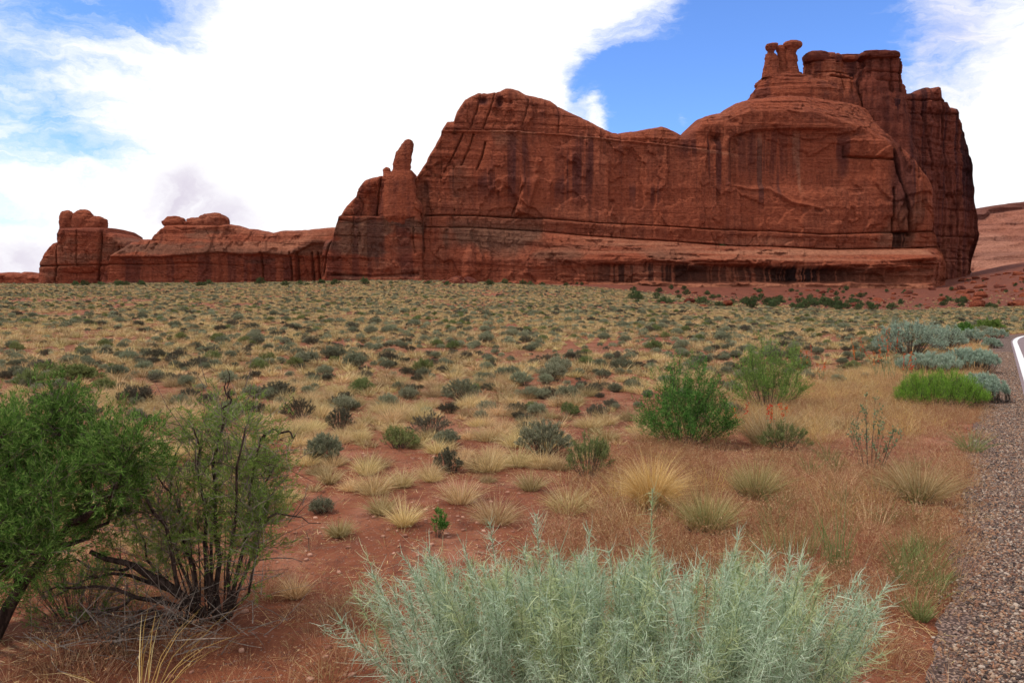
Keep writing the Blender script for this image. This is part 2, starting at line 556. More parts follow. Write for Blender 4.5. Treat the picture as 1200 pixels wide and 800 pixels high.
def gz(x, y):
    """Height of the ground."""
    x, y = np.asarray(x, float), np.asarray(y, float)
    rd = np.hypot(x, y)
    off = sstep(-road_side(x, y), 0.8, 3.2)
    n = 0.05 * fbm(x * 0.55, y * 0.55, 1.0, 3) * off + 0.35 * fbm(x * 0.05, y * 0.05, 4.0, 3) * sstep(rd, 12, 60) * off
    n = n + 1.3 * fbm(x * 0.07, y * 0.07, 9.0, 4) * sstep(smooth_z(x, y + 25) - smooth_z(x, y), 1.0, 2.5)
    return smooth_z(x, y) + n - 0.02 * off


def drop(px, py):
    """Where the view through a pixel meets the ground."""
    px, py = np.atleast_1d(np.asarray(px, float)), np.atleast_1d(np.asarray(py, float))
    u, w = ray(px, py)
    Ys = np.geomspace(2.0, 330, 700)
    X = u[:, None] * Ys
    hit = (EYE + w[:, None] * Ys) <= smooth_z(X, np.broadcast_to(Ys, X.shape))
    k = np.where(hit.any(1), hit.argmax(1), len(Ys) - 1)
    Y = Ys[k]
    for _ in range(6):                                          # refine with the exact ground
        z = gz(u * Y, Y)
        Yn = np.where(w < -1e-4, (z - EYE) / np.minimum(w, -1e-4), Y)
        Y = np.where(np.abs(Yn - Y) < 6, Yn, Y)
    return np.stack([u * Y, Y, gz(u * Y, Y)], -1)


def talus_part(x, y):
    """1 on the bare red slope below the cliffs, 0 out on the flat."""
    px = CX + F * x / np.maximum(y, 1)
    start = np.interp(px, [560, 640, 700, 750, 800, 850, 900, 1000, 1100, 1200], [330, 300, 250, 225, 195, 180, 172, 166, 162, 150])
    return sstep(y + 14 * fbm(x * .05, y * .05, 8.0, 3) - start, -8, 10)


def build_ground():
    def axis(near, step, far, n):
        a = np.arange(0, near, step)
        return np.concatenate([a, np.geomspace(near, far, n)])
    xp = axis(7, 0.12, 5000, 130)
    xs = np.concatenate([-xp[:0:-1], xp])
    ys = np.concatenate([-np.geomspace(600, 1.0, 20), axis(16, 0.1, 6000, 210)])
    X, Y = np.meshgrid(xs, ys, indexing='ij')
    Z = gz(X, Y)
    far = sstep(np.hypot(X, Y), 1200, 3000)
    Z = Z * (1 - far) + 2.0 * far
    ns = len(ys)
    i, j = np.meshgrid(np.arange(len(xs) - 1), np.arange(ns - 1), indexing='ij')
    q = np.stack([i * ns + j, (i + 1) * ns + j, (i + 1) * ns + j + 1, i * ns + j + 1], -1).reshape(-1, 4)
    tal = talus_part(X, Y)
    lit = sstep(fbm(X * .25, Y * .25, 3.0, 3), -.35, .2)
    o = obj('ground', mesh_data('ground', np.stack([X, Y, Z], -1), q, M['ground'], True, {'talus': tal, 'litter': lit}))
    structure(o)


build_ground()


def ribbon_surface(name, o0, o1, lift, mat, across=5, ragged=0.0):
    arc = np.arange(0, len(PATH) - 1, .2)
    P = np.stack([np.interp(arc, np.arange(len(PATH)), c) for c in PATH.T], 1)
    Nn = np.stack([np.interp(arc, np.arange(len(PATH)), c) for c in PATH_N.T], 1)
    ts = np.linspace(0, 1, across)
    offs = np.repeat((o0 + (o1 - o0) * ts)[None], len(P), 0)
    if ragged:                                                  # the outer edge wanders
        arc = np.arange(len(P)) * .1
        offs[:, 0] += ragged * fbm(arc * 1.7, arc * 0, 3.0, 4)
    pts = P[:, None] + Nn[:, None] * offs[..., None]
    z = gz(pts[..., 0], pts[..., 1]) + lift
    v = np.concatenate([pts, z[..., None]], -1)
    i, j = np.meshgrid(np.arange(len(P) - 1), np.arange(across - 1), indexing='ij')
    q = np.stack([i * across + j, i * across + j + 1, (i + 1) * across + j + 1, (i + 1) * across + j], -1).reshape(-1, 4)
    return structure(obj(name, mesh_data(name, v, q, mat, True)))


def build_road():
    m, N = material('gravel_bed')
    pos = N.n('ShaderNodeNewGeometry').outputs['Position']
    vo = N.n('ShaderNodeTexVoronoi', ins={'Vector': pos, 'Scale': 60.0})
    sep = N.n('ShaderNodeSeparateColor', ins={0: vo.outputs['Color']})
    col = N.mix(sep.outputs[0], (0.17, 0.105, 0.08), (0.33, 0.215, 0.165))
    col = N.mix(N.smooth(vo.outputs['Distance'], .3, .6), col, (0.07, 0.043, 0.034))
    finish(N, col, .95, N.math('MULTIPLY', vo.outputs['Distance'], -1.0), .8, .012, .15)
    ribbon_surface('gravel_shoulder', -0.66, 0.02, 0.012, m, 5, .16)
    m, N = material('asphalt')
    pos = N.n('ShaderNodeNewGeometry').outputs['Position']
    n = N.noise(N.scaled(pos, (90, 90, 90)), 1.0, 4, .7)
    n2 = N.noise(N.scaled(pos, (.8, .8, .8)), 1.0, 4, .6)
    col = N.mix(N.smooth(n, .3, .7), (0.13, 0.085, 0.085), (0.24, 0.165, 0.165))
    col = N.mix(N.smooth(n2, .4, .7), col, (0.2, 0.145, 0.145))
    finish(N, col, .85, n, .5, .006, .3)
    ribbon_surface('road', -0.06, 6.9, 0.024, m, 9)
    m, N = material('white_road_paint')
    pos = N.n('ShaderNodeNewGeometry').outputs['Position']
    n = N.noise(N.scaled(pos, (40, 40, 40)), 1.0, 5, .7)
    finish(N, N.mix(N.smooth(n, .5, .66), (0.72, 0.70, 0.68), (0.34, 0.27, 0.26)), .8, n, .2, .003, .2)
    ribbon_surface('road_edge_line', 0.0, 0.15, 0.029, m, 3)


build_road()

# ------------------------------------------------------------------ sandstone
WALL_Y = 320.0


def dist_line(px, py, pts):
    """Distance in photograph pixels from each point to a polyline."""
    d = np.full(px.shape, 1e9)
    for (x0, y0), (x1, y1) in zip(pts[:-1], pts[1:]):
        dx, dy = x1 - x0, y1 - y0
        t = np.clip(((px - x0) * dx + (py - y0) * dy) / (dx * dx + dy * dy + 1e-9), 0, 1)
        d = np.minimum(d, np.hypot(px - x0 - t * dx, py - y0 - t * dy))
    return d


def blob(px, py, cx, cy_, rx, ry, p=2):
    return np.exp(-(np.abs((px - cx) / rx) ** p + np.abs((py - cy_) / ry) ** p))


def stone_noise(X, Z, seed, amp=1.0, sheer=0.0):
    """Relief every cliff shares: flutes down the face, thin beds, spalled slabs, grain."""
    flute = 0.8 * fbm(X * 0.16, Z * 0.022, seed, 4)
    beds = 0.22 * fbm(X * 0.012, Z * 0.55, seed + 3, 4) + 0.5 * fbm(X * 0.02, Z * 0.13, seed + 5, 3)
    sl = fbm(X * 0.045, Z * 0.04, seed + 8, 5)
    slab = 1.3 * sstep(sl, 0.06, 0.1) + 1.0 * sstep(sl, -0.24, -0.2) + 0.9 * sstep(fbm(X * 0.09, Z * 0.06, seed + 12, 5), 0.1, 0.14)
    grain = 0.45 * fbm(X * 0.55, Z * 0.55, seed + 20, 4)
    joint = fbm(X * 0.055 + Z * .012, Z * 0.028, seed + 30, 4)
    where = sstep(fbm(X * .03, Z * .03, seed + 33, 3), -.1, .25)
    cracks = -.75 * np.exp(-(joint / .014) ** 2) * where - .5 * np.exp(-(fbm(X * .1, Z * .07, seed + 36, 3) / .02) ** 2) * (1 - where)
    part = fbm(X * .006, (Z + .055 * X) * .21, seed + 40, 3)
    cracks = cracks - .75 * np.exp(-(part / .022) ** 2) * sstep(fbm(X * .02, Z * .05, seed + 43, 3), -.15, .2)
    step = .42 * (np.floor(3.2 * part) + sstep(3.2 * part - np.floor(3.2 * part), .8, 1.0))
    return amp * (flute * (1 + .25 * sheer) + (beds + step) * (1 - .75 * sheer) + slab + grain * (1 - .35 * sheer) + cracks * (1 - .6 * sheer))


def relief(name, top, base, x0, x1, step, rows, plane, thick, shape, mat, parent, roundness=14, rdepth=7.0, paint=None, seed=0, amp=1.0, sheer=None):
    """A cliff: front face with its own relief, a rounded brow, a top and a back. TOP and BASE are its outline at the distance of PLANE."""
    pxs = np.arange(x0, x1 + step * .5, step)
    tp = poly(top)(pxs)
    Yc = plane(pxs)
    Wx = at(pxs, tp, Yc)[:, 0]
    # the silhouette itself is broken up a little
    tp = tp + (1.1 * fbm(Wx * 0.16, seed + 2.0, 7.0, 4) + 0.5 * fbm(Wx * 0.7, seed + 4.0, 3.0, 3)) * amp
    bs = poly(base)(pxs)
    bs = np.maximum(bs, tp + 1.5)
    v = np.linspace(0, 1, rows) ** 1.08
    PX = np.repeat(pxs[:, None], rows, 1)
    PY = tp[:, None] + (bs - tp)[:, None] * v[None]
    P = at(PX, PY, np.repeat(Yc[:, None], rows, 1))
    X, Z = P[..., 0].copy(), P[..., 2].copy()
    t = np.clip((PY - tp[:, None]) / roundness, 0, 1)
    fl = sheer(PX, PY) if sheer is not None else np.zeros_like(PX)
    d = stone_noise(X, Z, seed, amp, fl) * (0.3 + 0.7 * sstep(t, 0, .5))
    if shape is not None:
        d = d + shape(PX, PY, X, Z)
    d = d - rdepth * (1 - np.sqrt(np.clip(1 - (1 - t) ** 2, 0, 1)))
    P[..., 1] -= d
    attrs = {'pale': np.zeros_like(PX), 'stain_shade': np.zeros_like(PX), 'grey': np.zeros_like(PX), 'black': np.zeros_like(PX), 'sheer': fl}
    if paint is not None:
        for k, a in paint(PX, PY, X, Z).items():
            attrs[k] = np.clip(a, 0, 1)
    # the top runs back from the brow, then the back face drops to the ground
    brow = P[:, 0].copy()
    back = []
    for f, dz in ((0.12, .3), (0.35, 0.2), (0.7, -0.4), (0.95, -2.0), (1.0, -6.0)):
        b = brow.copy()
        b[:, 1] += thick * f
        b[:, 2] += dz + 0.8 * fbm(b[:, 0] * .1, b[:, 1] * .1, seed, 3)
        back.append(b)
    b = brow.copy(); b[:, 1] += thick * 1.08; b[:, 2] = P[:, -1, 2]
    back.append(b)
    nb = len(back)
    V = np.concatenate([np.stack(back[::-1], 1), P], 1)
    tot = nb + rows
    ats = {k: np.concatenate([np.repeat(a[:, :1], nb, 1), a], 1) for k, a in attrs.items()}
    i, j = np.meshgrid(np.arange(len(pxs) - 1), np.arange(tot - 1), indexing='ij')
    q = np.stack([i * tot + j, i * tot + j + 1, (i + 1) * tot + j + 1, (i + 1) * tot + j], -1).reshape(-1, 4)
    return obj(name, mesh_data(name, V, q, mat, False, ats), parent)


def loft(name, prof, Yc, mat, parent, depth=0.8, rows=90, ns=72, amp=0.35, seed=0, boxy=0.8, extra=None, freq=0.35, strata=0.0, band=1.0, vert=0.0):
    """A free-standing pillar: PROF lists (pixel row, left edge, right edge) from its top to its foot."""
    p = np.array(prof, float)
    py = np.interp(np.linspace(0, 1, rows), np.linspace(0, 1, len(p)), p[:, 0])
    xl, xr = np.interp(py, p[:, 0], p[:, 1]), np.interp(py, p[:, 0], p[:, 2])
    L, Rr = at(xl, py, Yc), at(xr, py, Yc)
    cx, hw, z = (L[:, 0] + Rr[:, 0]) / 2, (Rr[:, 0] - L[:, 0]) / 2, L[:, 2]
    if strata:
        hw = hw * (1 + strata * fbm(z * 0.9, seed * 1.0, 2.0, 3))
    th = np.linspace(0, 2 * np.pi, ns, endpoint=False)
    c, s = np.cos(th), np.sin(th)
    c, s = np.sign(c) * np.abs(c) ** boxy, np.sign(s) * np.abs(s) ** boxy
    X = cx[:, None] + hw[:, None] * c[None]
    Y = Yc - (np.maximum(hw, 0.2) * depth)[:, None] * s[None]
    Z = np.repeat(z[:, None], ns, 1)
    k = 1 + amp * (0.6 * fbm(X * freq, Y * freq, Z * freq + seed, 4) + 0.5 * band * fbm(X * .1, Y * .1, Z * 1.1 + seed, 3) + vert * fbm(X * .4, Y * .4, Z * .04 + seed, 4)) / np.maximum(hw[:, None], 1.0) * 1.6
    X = cx[:, None] + (X - cx[:, None]) * k
    Y = Yc + (Y - Yc) * k
    if extra is not None:
        Y = Y - extra(CX + F * X / Yc, np.repeat(py[:, None], ns, 1), s[None])
    V = np.stack([X, Y, Z], -1).reshape(-1, 3)
    i, j = np.meshgrid(np.arange(rows - 1), np.arange(ns), indexing='ij')
    j2 = (j + 1) % ns
    q = np.stack([i * ns + j, (i + 1) * ns + j, (i + 1) * ns + j2, i * ns + j2], -1).reshape(-1, 4)
    topc = V[:ns].mean(0) + np.array([0, 0, 0.3])
    V = np.concatenate([V, topc[None]])
    tri = np.stack([np.arange(ns), (np.arange(ns) + 1) % ns, np.full(ns, len(V) - 1)], 1)
    z0 = np.zeros(len(V))
    st = np.clip(sstep(fbm(V[:, 0] * .25, V[:, 1] * .25, V[:, 2] * .08 + seed, 4), .15, .5) * .5, 0, 1)
    return obj(name, mesh_data(name, V, q, mat, False, {'pale': z0, 'stain_shade': st, 'grey': z0, 'black': z0}, tri), parent)


def _ico():
    """Unit sphere as a subdivided cube: quads only."""
    n = 16
    g = np.linspace(-1, 1, n)
    vs, qs, k = [], [], 0
    for ax in range(3):
        for sgn in (-1, 1):
            a, b = np.meshgrid(g, g, indexing='ij')
            p = np.zeros((n, n, 3)); p[..., ax] = sgn; p[..., (ax + 1) % 3] = a * sgn; p[..., (ax + 2) % 3] = b
            vs.append(unit(p).reshape(-1, 3))
            i, j = np.meshgrid(np.arange(n - 1), np.arange(n - 1), indexing='ij')
            qs.append((np.stack([i * n + j, (i + 1) * n + j, (i + 1) * n + j + 1, i * n + j + 1], -1).reshape(-1, 4)) + k)
            k += n * n
    return np.concatenate(vs), np.concatenate(qs)


SPH_V, SPH_Q = _ico()


def boulder_mesh(name, mat, rad, seed, rough=0.28, boxy=1.0):
    v = np.sign(SPH_V) * np.abs(SPH_V) ** boxy
    v = v * (1 + rough * fbm(SPH_V[:, 0] * 1.3 + seed, SPH_V[:, 1] * 1.3, SPH_V[:, 2] * 1.3, 4) + rough * .5 * np.floor(2.5 * fbm(SPH_V[:, 0] * .9, SPH_V[:, 1] * .9 + seed, SPH_V[:, 2] * 2, 2)) / 2.5)[:, None]
    v = v * (1 + .09 * fbm(SPH_V[:, 0] * 4 + seed, SPH_V[:, 1] * 4, SPH_V[:, 2] * 6, 4) - .07 * np.exp(-(fbm(SPH_V[:, 0] * 1.5, SPH_V[:, 1] * 1.5, SPH_V[:, 2] * .6 + seed, 3) / .06) ** 2))[:, None]
    v = v * np.asarray(rad)
    z = np.zeros(len(v))
    return mesh_data(name, v, SPH_Q, mat, False, {'pale': z, 'stain_shade': z, 'grey': z, 'black': z})


def capstone(name, x0, x1, y0, y1, Yc, parent, seed, mat=None, boxy=.85, rough=.2):
    a, b = at(x0, y1, Yc), at(x1, y0, Yc)
    c, h = (a + b) / 2, np.abs(b - a) / 2
    o = obj(name, boulder_mesh(name, mat or M['rock'], (h[0] * 1.05, h[0] * .8, h[2] * 1.1), seed, rough, boxy), parent, tuple(c))
    return o


# --- the great wall with its three standing rocks
CR_A = [(484, 151), (517, 153), (600, 153), (660, 156), (722, 163), (746, 165.5), (800, 172), (850, 178), (880, 182), (985, 184), (1045, 187)]
CR_B = [(440, 252), (495, 254), (560, 254), (610, 257), (640, 257.5), (700, 263), (740, 264), (830, 270), (900, 272), (960, 276), (1010, 274), (1100, 272)]
CR_C = [(440, 268), (560, 268), (627, 272), (700, 279), (780, 284), (850, 289), (900, 290), (960, 293), (1040, 292), (1110, 290)]
CR_D = [(440, 300), (560, 302), (640, 303), (720, 302), (800, 306), (900, 308), (1000, 309), (1050, 306), (1075, 302), (1110, 300)]
CR_E = [(440, 318), (560, 316), (640, 313), (700, 311), (800, 312), (900, 314), (1000, 315), (1060, 314), (1110, 313)]
EDGE = [(1040, 60), (1051, 108), (1054.5, 148.7), (1070, 172.5), (1089, 194), (1092.5, 220), (1097, 270), (1101, 289), (1104, 313), (1107, 345)]
WALL_TOP = [(440, 332), (447, 300), (456, 268), (470, 236), (484, 210), (500, 186), (501, 182), (517, 154), (518, 146), (523, 138), (531, 137), (535, 124), (544, 110), (560, 102), (574, 102), (586, 99.6), (592, 95.6),
            (598, 95.6), (608, 98), (616, 103), (628, 106), (646, 111), (654, 117), (673, 127), (690, 135), (704, 143), (720, 150.5), (726, 151.6), (750, 149), (766, 145.6), (778, 143.6), (786, 146),
            (803, 155), (812, 148), (821, 140), (824, 133), (836, 128), (854, 124), (860, 119), (874, 111.6), (887, 107.5), (896, 106), (915, 103), (936, 101), (944, 101), (975, 102), (1010, 104), (1049, 106), (1051, 109), (1054.5, 148.7),
            (1070, 172.5), (1089, 194), (1092.5, 220), (1097, 270), (1101, 289), (1104, 313), (1108, 346)]
ALC = lambda px: sstep(px, 640, 730) * (1 - sstep(px, 1040, 1085))


def wall_shape(px, py, X, Z):
    d = np.zeros_like(px)
    g = lambda pts, depth, w: -depth * np.exp(-(dist_line(px, py, pts) / w) ** 2)
    wob = 1.2 * fbm(X * .08, Z * .05, 2.0, 3)
    yb, yc, yd, ye = poly(CR_B)(px) + .6 * wob, poly(CR_C)(px) + .6 * wob, poly(CR_D)(px) + 2.2 * wob, poly(CR_E)(px) + 2.2 * wob + 1.2 * fbm(X * .4, 0 * X, 4.0, 3)
    ya = poly(CR_A)(px) + .4 * wob
    # face above the upper parting is set back and breaks up; a lip marks the parting
    left = 1 - sstep(px, 760, 860)
    d += left * (-1.6 * sstep(-(py - ya), 0, 1.5) - 0.06 * np.maximum(0, ya - py))
    d += 1.0 * left * np.exp(-((py - ya - 2.2) / 1.6) ** 2)
    d += g(CR_A, 1.9, 1.0) * (1 - .85 * sstep(px, 790, 850))
    # a lean across the main face
    d += 0.02 * np.clip(py - 150, 0, 110)
    # lower partings and the bench that widens to the right
    d += 1.6 * sstep(py - yb, -0.3, 0.8) + g(CR_B, 1.8, .9)
    wide = sstep(px, 520, 800) * (1 - sstep(px, 1062, 1092))
    d += (0.8 + 1.0 * wide) * sstep(py - yc, -.3, .8) + g(CR_C, 1.2 + 1.2 * wide, .8)
    d += (1.5 + 9.5 * wide) * np.clip((py - yc) / np.maximum(yd - yc, 1), 0, 1) ** 1.25
    d += wide * (1.6 * fbm(X * .06, Z * .5, 14.0, 4) + 1.2 * sstep(fbm(X * .09, Z * .25, 15.0, 3), .02, .07)) * sstep(py - yc, 0, 6)
    for k, yy in enumerate((.45, .8)):
        yl = yd + (ye - yd) * yy
        d += -1.0 * wide * np.exp(-((py - yl + wob) / .8) ** 2) * sstep(fbm(X * .05, 0 * X, 30.0 + k, 3), -.3, .1)
    lip = fbm(X * .13, 0 * X, 5.0, 4)
    d += -(.5 + 1.5 * ALC(px) * (1 + .7 * lip)) * sstep(py - ye - 2.5 * lip, -1.5, 5.0)
    d += 1.3 * ALC(px) * fbm(X * .16, Z * .05, 6.0, 4) * sstep(py - ye, 0, 4)
    d += (4.0 + 2.5 * fbm(X * .1, 0 * X, 9.0, 3)) * ALC(px) * sstep(py + 2.2 * fbm(X * .12, 0 * X, 13.0, 4), 330.5, 334.0)
    d += 1.0 * np.exp(-((py - yd) / 3.0) ** 2) * wide * fbm(X * .03, Z * .8, 3.3, 3)
    # right-hand block, its deep joint and the box-shaped hollow
    d += g([(1046, 152), (1046, 175), (1047, 190), (1051, 215), (1057, 240), (1062, 268), (1064, 276)], 5.5, 1.5)
    d += g([(1043, 222), (1043, 250), (1043, 292)], 3.0, 1.0)
    d += -3.2 * sstep(px, 1041, 1044) * (1 - sstep(px, 1062, 1066)) * sstep(py, 271, 273.5) * (1 - sstep(py, 289, 291))
    d += 2.2 * np.sqrt(np.clip(1 - ((px - 1060) / 13) ** 2 - ((py - 226) / 50) ** 4, 0, 1))
    d += 2.0 * np.sqrt(np.clip(1 - ((px - 1080) / 13) ** 2 - ((py - 235) / 45) ** 4, 0, 1))
    d += g([(990, 184), (1010, 186), (1044, 188)], 2.2, 1.1) + g([(988, 172), (988, 186)], 1.4, .8)
    d += 2.0 * np.sqrt(np.clip(1 - ((px - 1016) / 30) ** 2 - ((py - 172) / 15) ** 2, 0, 1))
    # upper dome slopes back in ledges
    dome = poly([(800, 156), (830, 146), (855, 142), (880, 130), (950, 133), (1000, 148), (1050, 172), (1100, 240)])(px)
    up = np.maximum(0, dome - py + 2.5 * fbm(X * .05, Z * .05, 7.7, 3)) * sstep(px, 795, 830)
    led = (up + 1.5 * fbm(X * .02, Z * .3, 27.0, 3)) / 5.0
    led = np.floor(led) + sstep(led - np.floor(led), .55, 1.0)
    d += -0.17 * up - 1.05 * led
    # recessed panel with its arched head
    panel = sstep(px, 852, 856) * (1 - sstep(px, 960, 1000)) * sstep(py - (152 + 26 * ((px - 892) / 60) ** 2 * (px < 892)), -1, 2) * (1 - sstep(py, 215, 232))
    d += -1.7 * panel
    d += 1.2 * np.exp(-((dist_line(px, py, [(853, 217), (880, 222), (900, 221), (925, 238), (960, 246)]) / 2.2)) ** 2)
    # leaning joints of the left shoulder, dark hollows in the crest
    for a, b, dep in (((543, 158), (521, 203), 1.6), ((555, 158), (541, 195), 1.5), ((569, 168), (559, 200), 1.8), ((564, 103), (551, 150), 1.2), ((581, 102), (566, 150), 1.4), ((655, 118), (654, 156), 1.0), ((621, 107), (610, 152), .8),
                      ((612, 220), (600, 252), 1.2), ((728, 165), (726, 152), 1.0)):
        m = ((a[0] + b[0]) / 2 + 1.5, (a[1] + b[1]) / 2)
        d += g([a, m, b], dep, .9)
    for cx, cy_, rx, ry, dep in ((566, 116, 6, 5, 2.0), (585, 118, 4, 9, 1.6), (838, 163, 6, 4, 3.0), (716, 237, 3, 2, 1.5), (656, 127, 9, 7, 1.0), (860, 142, 7, 4, 2.2)):
        d -= dep * blob(px, py, cx, cy_, rx, ry)
    # slabs leaning against the foot
    d += 1.8 * sstep(px - (604 + .2 * (250 - py)), -1, 1) * (1 - sstep(px - (627 + .28 * (220 - py)), -1, 1)) * sstep(py, 208, 216) * (1 - sstep(py, 250, 254))
    d += 2.4 * np.sqrt(np.clip(1 - ((px - 551) / 9) ** 2 - ((py - 318) / 26) ** 2, 0, 1))
    # right end turns back into the shaded side
    ex = poly([(y, x) for x, y in EDGE])(py)
    tt = np.clip((ex - px) / 16, 0, 1)
    d += -8 * (1 - np.sqrt(np.clip(1 - (1 - tt) ** 2, 0, 1)))
    return d


def wall_paint(px, py, X, Z):
    yc, yd, ye, yb = poly(CR_C)(px), poly(CR_D)(px), poly(CR_E)(px), poly(CR_B)(px)
    st = fbm(X * .42, Z * .012, 31.0, 5)
    soft = fbm(X * .06, Z * .03, 12.0, 4)
    wide = sstep(px, 600, 760) * (1 - sstep(px, 1062, 1085))
    pale = .75 * wide * sstep(py - yc, .5, 3) * (1 - sstep(py - yd, -3, 1)) * sstep(fbm(X * .02, Z * .5, 3.0, 4), -.5, .1)  # bench tops lightened in colour, standing in for light from the sky
    pale = np.maximum(pale, .35 * (np.exp(-((py - yc + 6) / 5) ** 2) * sstep(px, 820, 900) * sstep(soft, -.2, .2)))
    pale = np.maximum(pale, .65 * sstep(st, .16, .3) * sstep(px, 846, 870) * (1 - sstep(px, 940, 960)) * sstep(py, 150, 165) * (1 - sstep(py, 210, 236)))
    pale = np.maximum(pale, .5 * np.exp(-((py - poly(CR_A)(px) - 3) / 1.8) ** 2) * (1 - sstep(px, 840, 880)) * sstep(soft, -.1, .2))  # lit lip below the upper parting, its brightness put into the colour
    pale = np.maximum(pale, .55 * sstep(py, 332.5, 333.5) * ALC(px))
    pale = np.maximum(pale, .3 * ALC(px) * sstep(py - ye, 0, 3))
    stain_shade = .85 * sstep(st, -.02, .22) * sstep(soft, -.1, .22) * sstep(py, 140, 175) * (1 - sstep(py - yb, -45, -6))
    stain_shade = np.maximum(stain_shade, .95 * blob(px, py, 607, 196, 15, 42, 4) * sstep(st, -.35, .05))
    stain_shade = np.maximum(stain_shade, .9 * blob(px, py, 566, 117, 6, 5, 4))  # shade of the two crest hollows put into the colour
    stain_shade = np.maximum(stain_shade, .8 * blob(px, py, 585, 118, 3.5, 9, 4))
    stain_shade = np.maximum(stain_shade, .5 * blob(px, py, 690, 190, 60, 22, 4) * sstep(st, -.15, .2))
    stain_shade = np.maximum(stain_shade, .6 * blob(px, py, 895, 178, 34, 28, 4) * sstep(-st, -.02, .15))
    stain_shade = np.maximum(stain_shade, .5 * blob(px, py, 655, 130, 30, 10) * sstep(st, -.1, .2))
    grey = .75 * sstep(soft, -.08, .22) * (np.exp(-((py - 280) / 26) ** 2) * (1 - sstep(px, 600, 760)))
    grey = np.maximum(grey, .6 * sstep(soft, -.05, .25) * blob(px, py, 515, 205, 32, 50))
    grey = np.maximum(grey, .6 * sstep(fbm(X * .05, Z * .12, 41.0, 4), 0, .3) * np.exp(-((py - yd + 3) / 8) ** 2) * sstep(px, 560, 640) * (1 - sstep(px, 760, 830)))
    grey = np.maximum(grey, .45 * sstep(soft, .05, .3) * sstep(px, 930, 1000) * sstep(py, 215, 250) * (1 - sstep(py - yc, -8, 0)))
    grey = np.maximum(grey, .5 * sstep(soft, .0, .3) * blob(px, py, 585, 165, 24, 10))
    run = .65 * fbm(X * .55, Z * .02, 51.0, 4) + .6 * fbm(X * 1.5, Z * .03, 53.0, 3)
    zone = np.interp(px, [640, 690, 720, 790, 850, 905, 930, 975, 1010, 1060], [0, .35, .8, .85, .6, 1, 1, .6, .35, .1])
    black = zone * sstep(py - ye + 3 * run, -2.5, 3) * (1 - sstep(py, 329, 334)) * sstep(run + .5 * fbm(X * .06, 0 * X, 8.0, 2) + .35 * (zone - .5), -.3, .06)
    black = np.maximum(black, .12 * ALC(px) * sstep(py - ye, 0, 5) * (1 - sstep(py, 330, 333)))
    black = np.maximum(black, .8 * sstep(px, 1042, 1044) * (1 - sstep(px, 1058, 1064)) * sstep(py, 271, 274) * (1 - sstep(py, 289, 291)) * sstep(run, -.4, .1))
    return {'pale': pale, 'stain_shade': stain_shade * .8, 'grey': grey, 'black': black * .95}


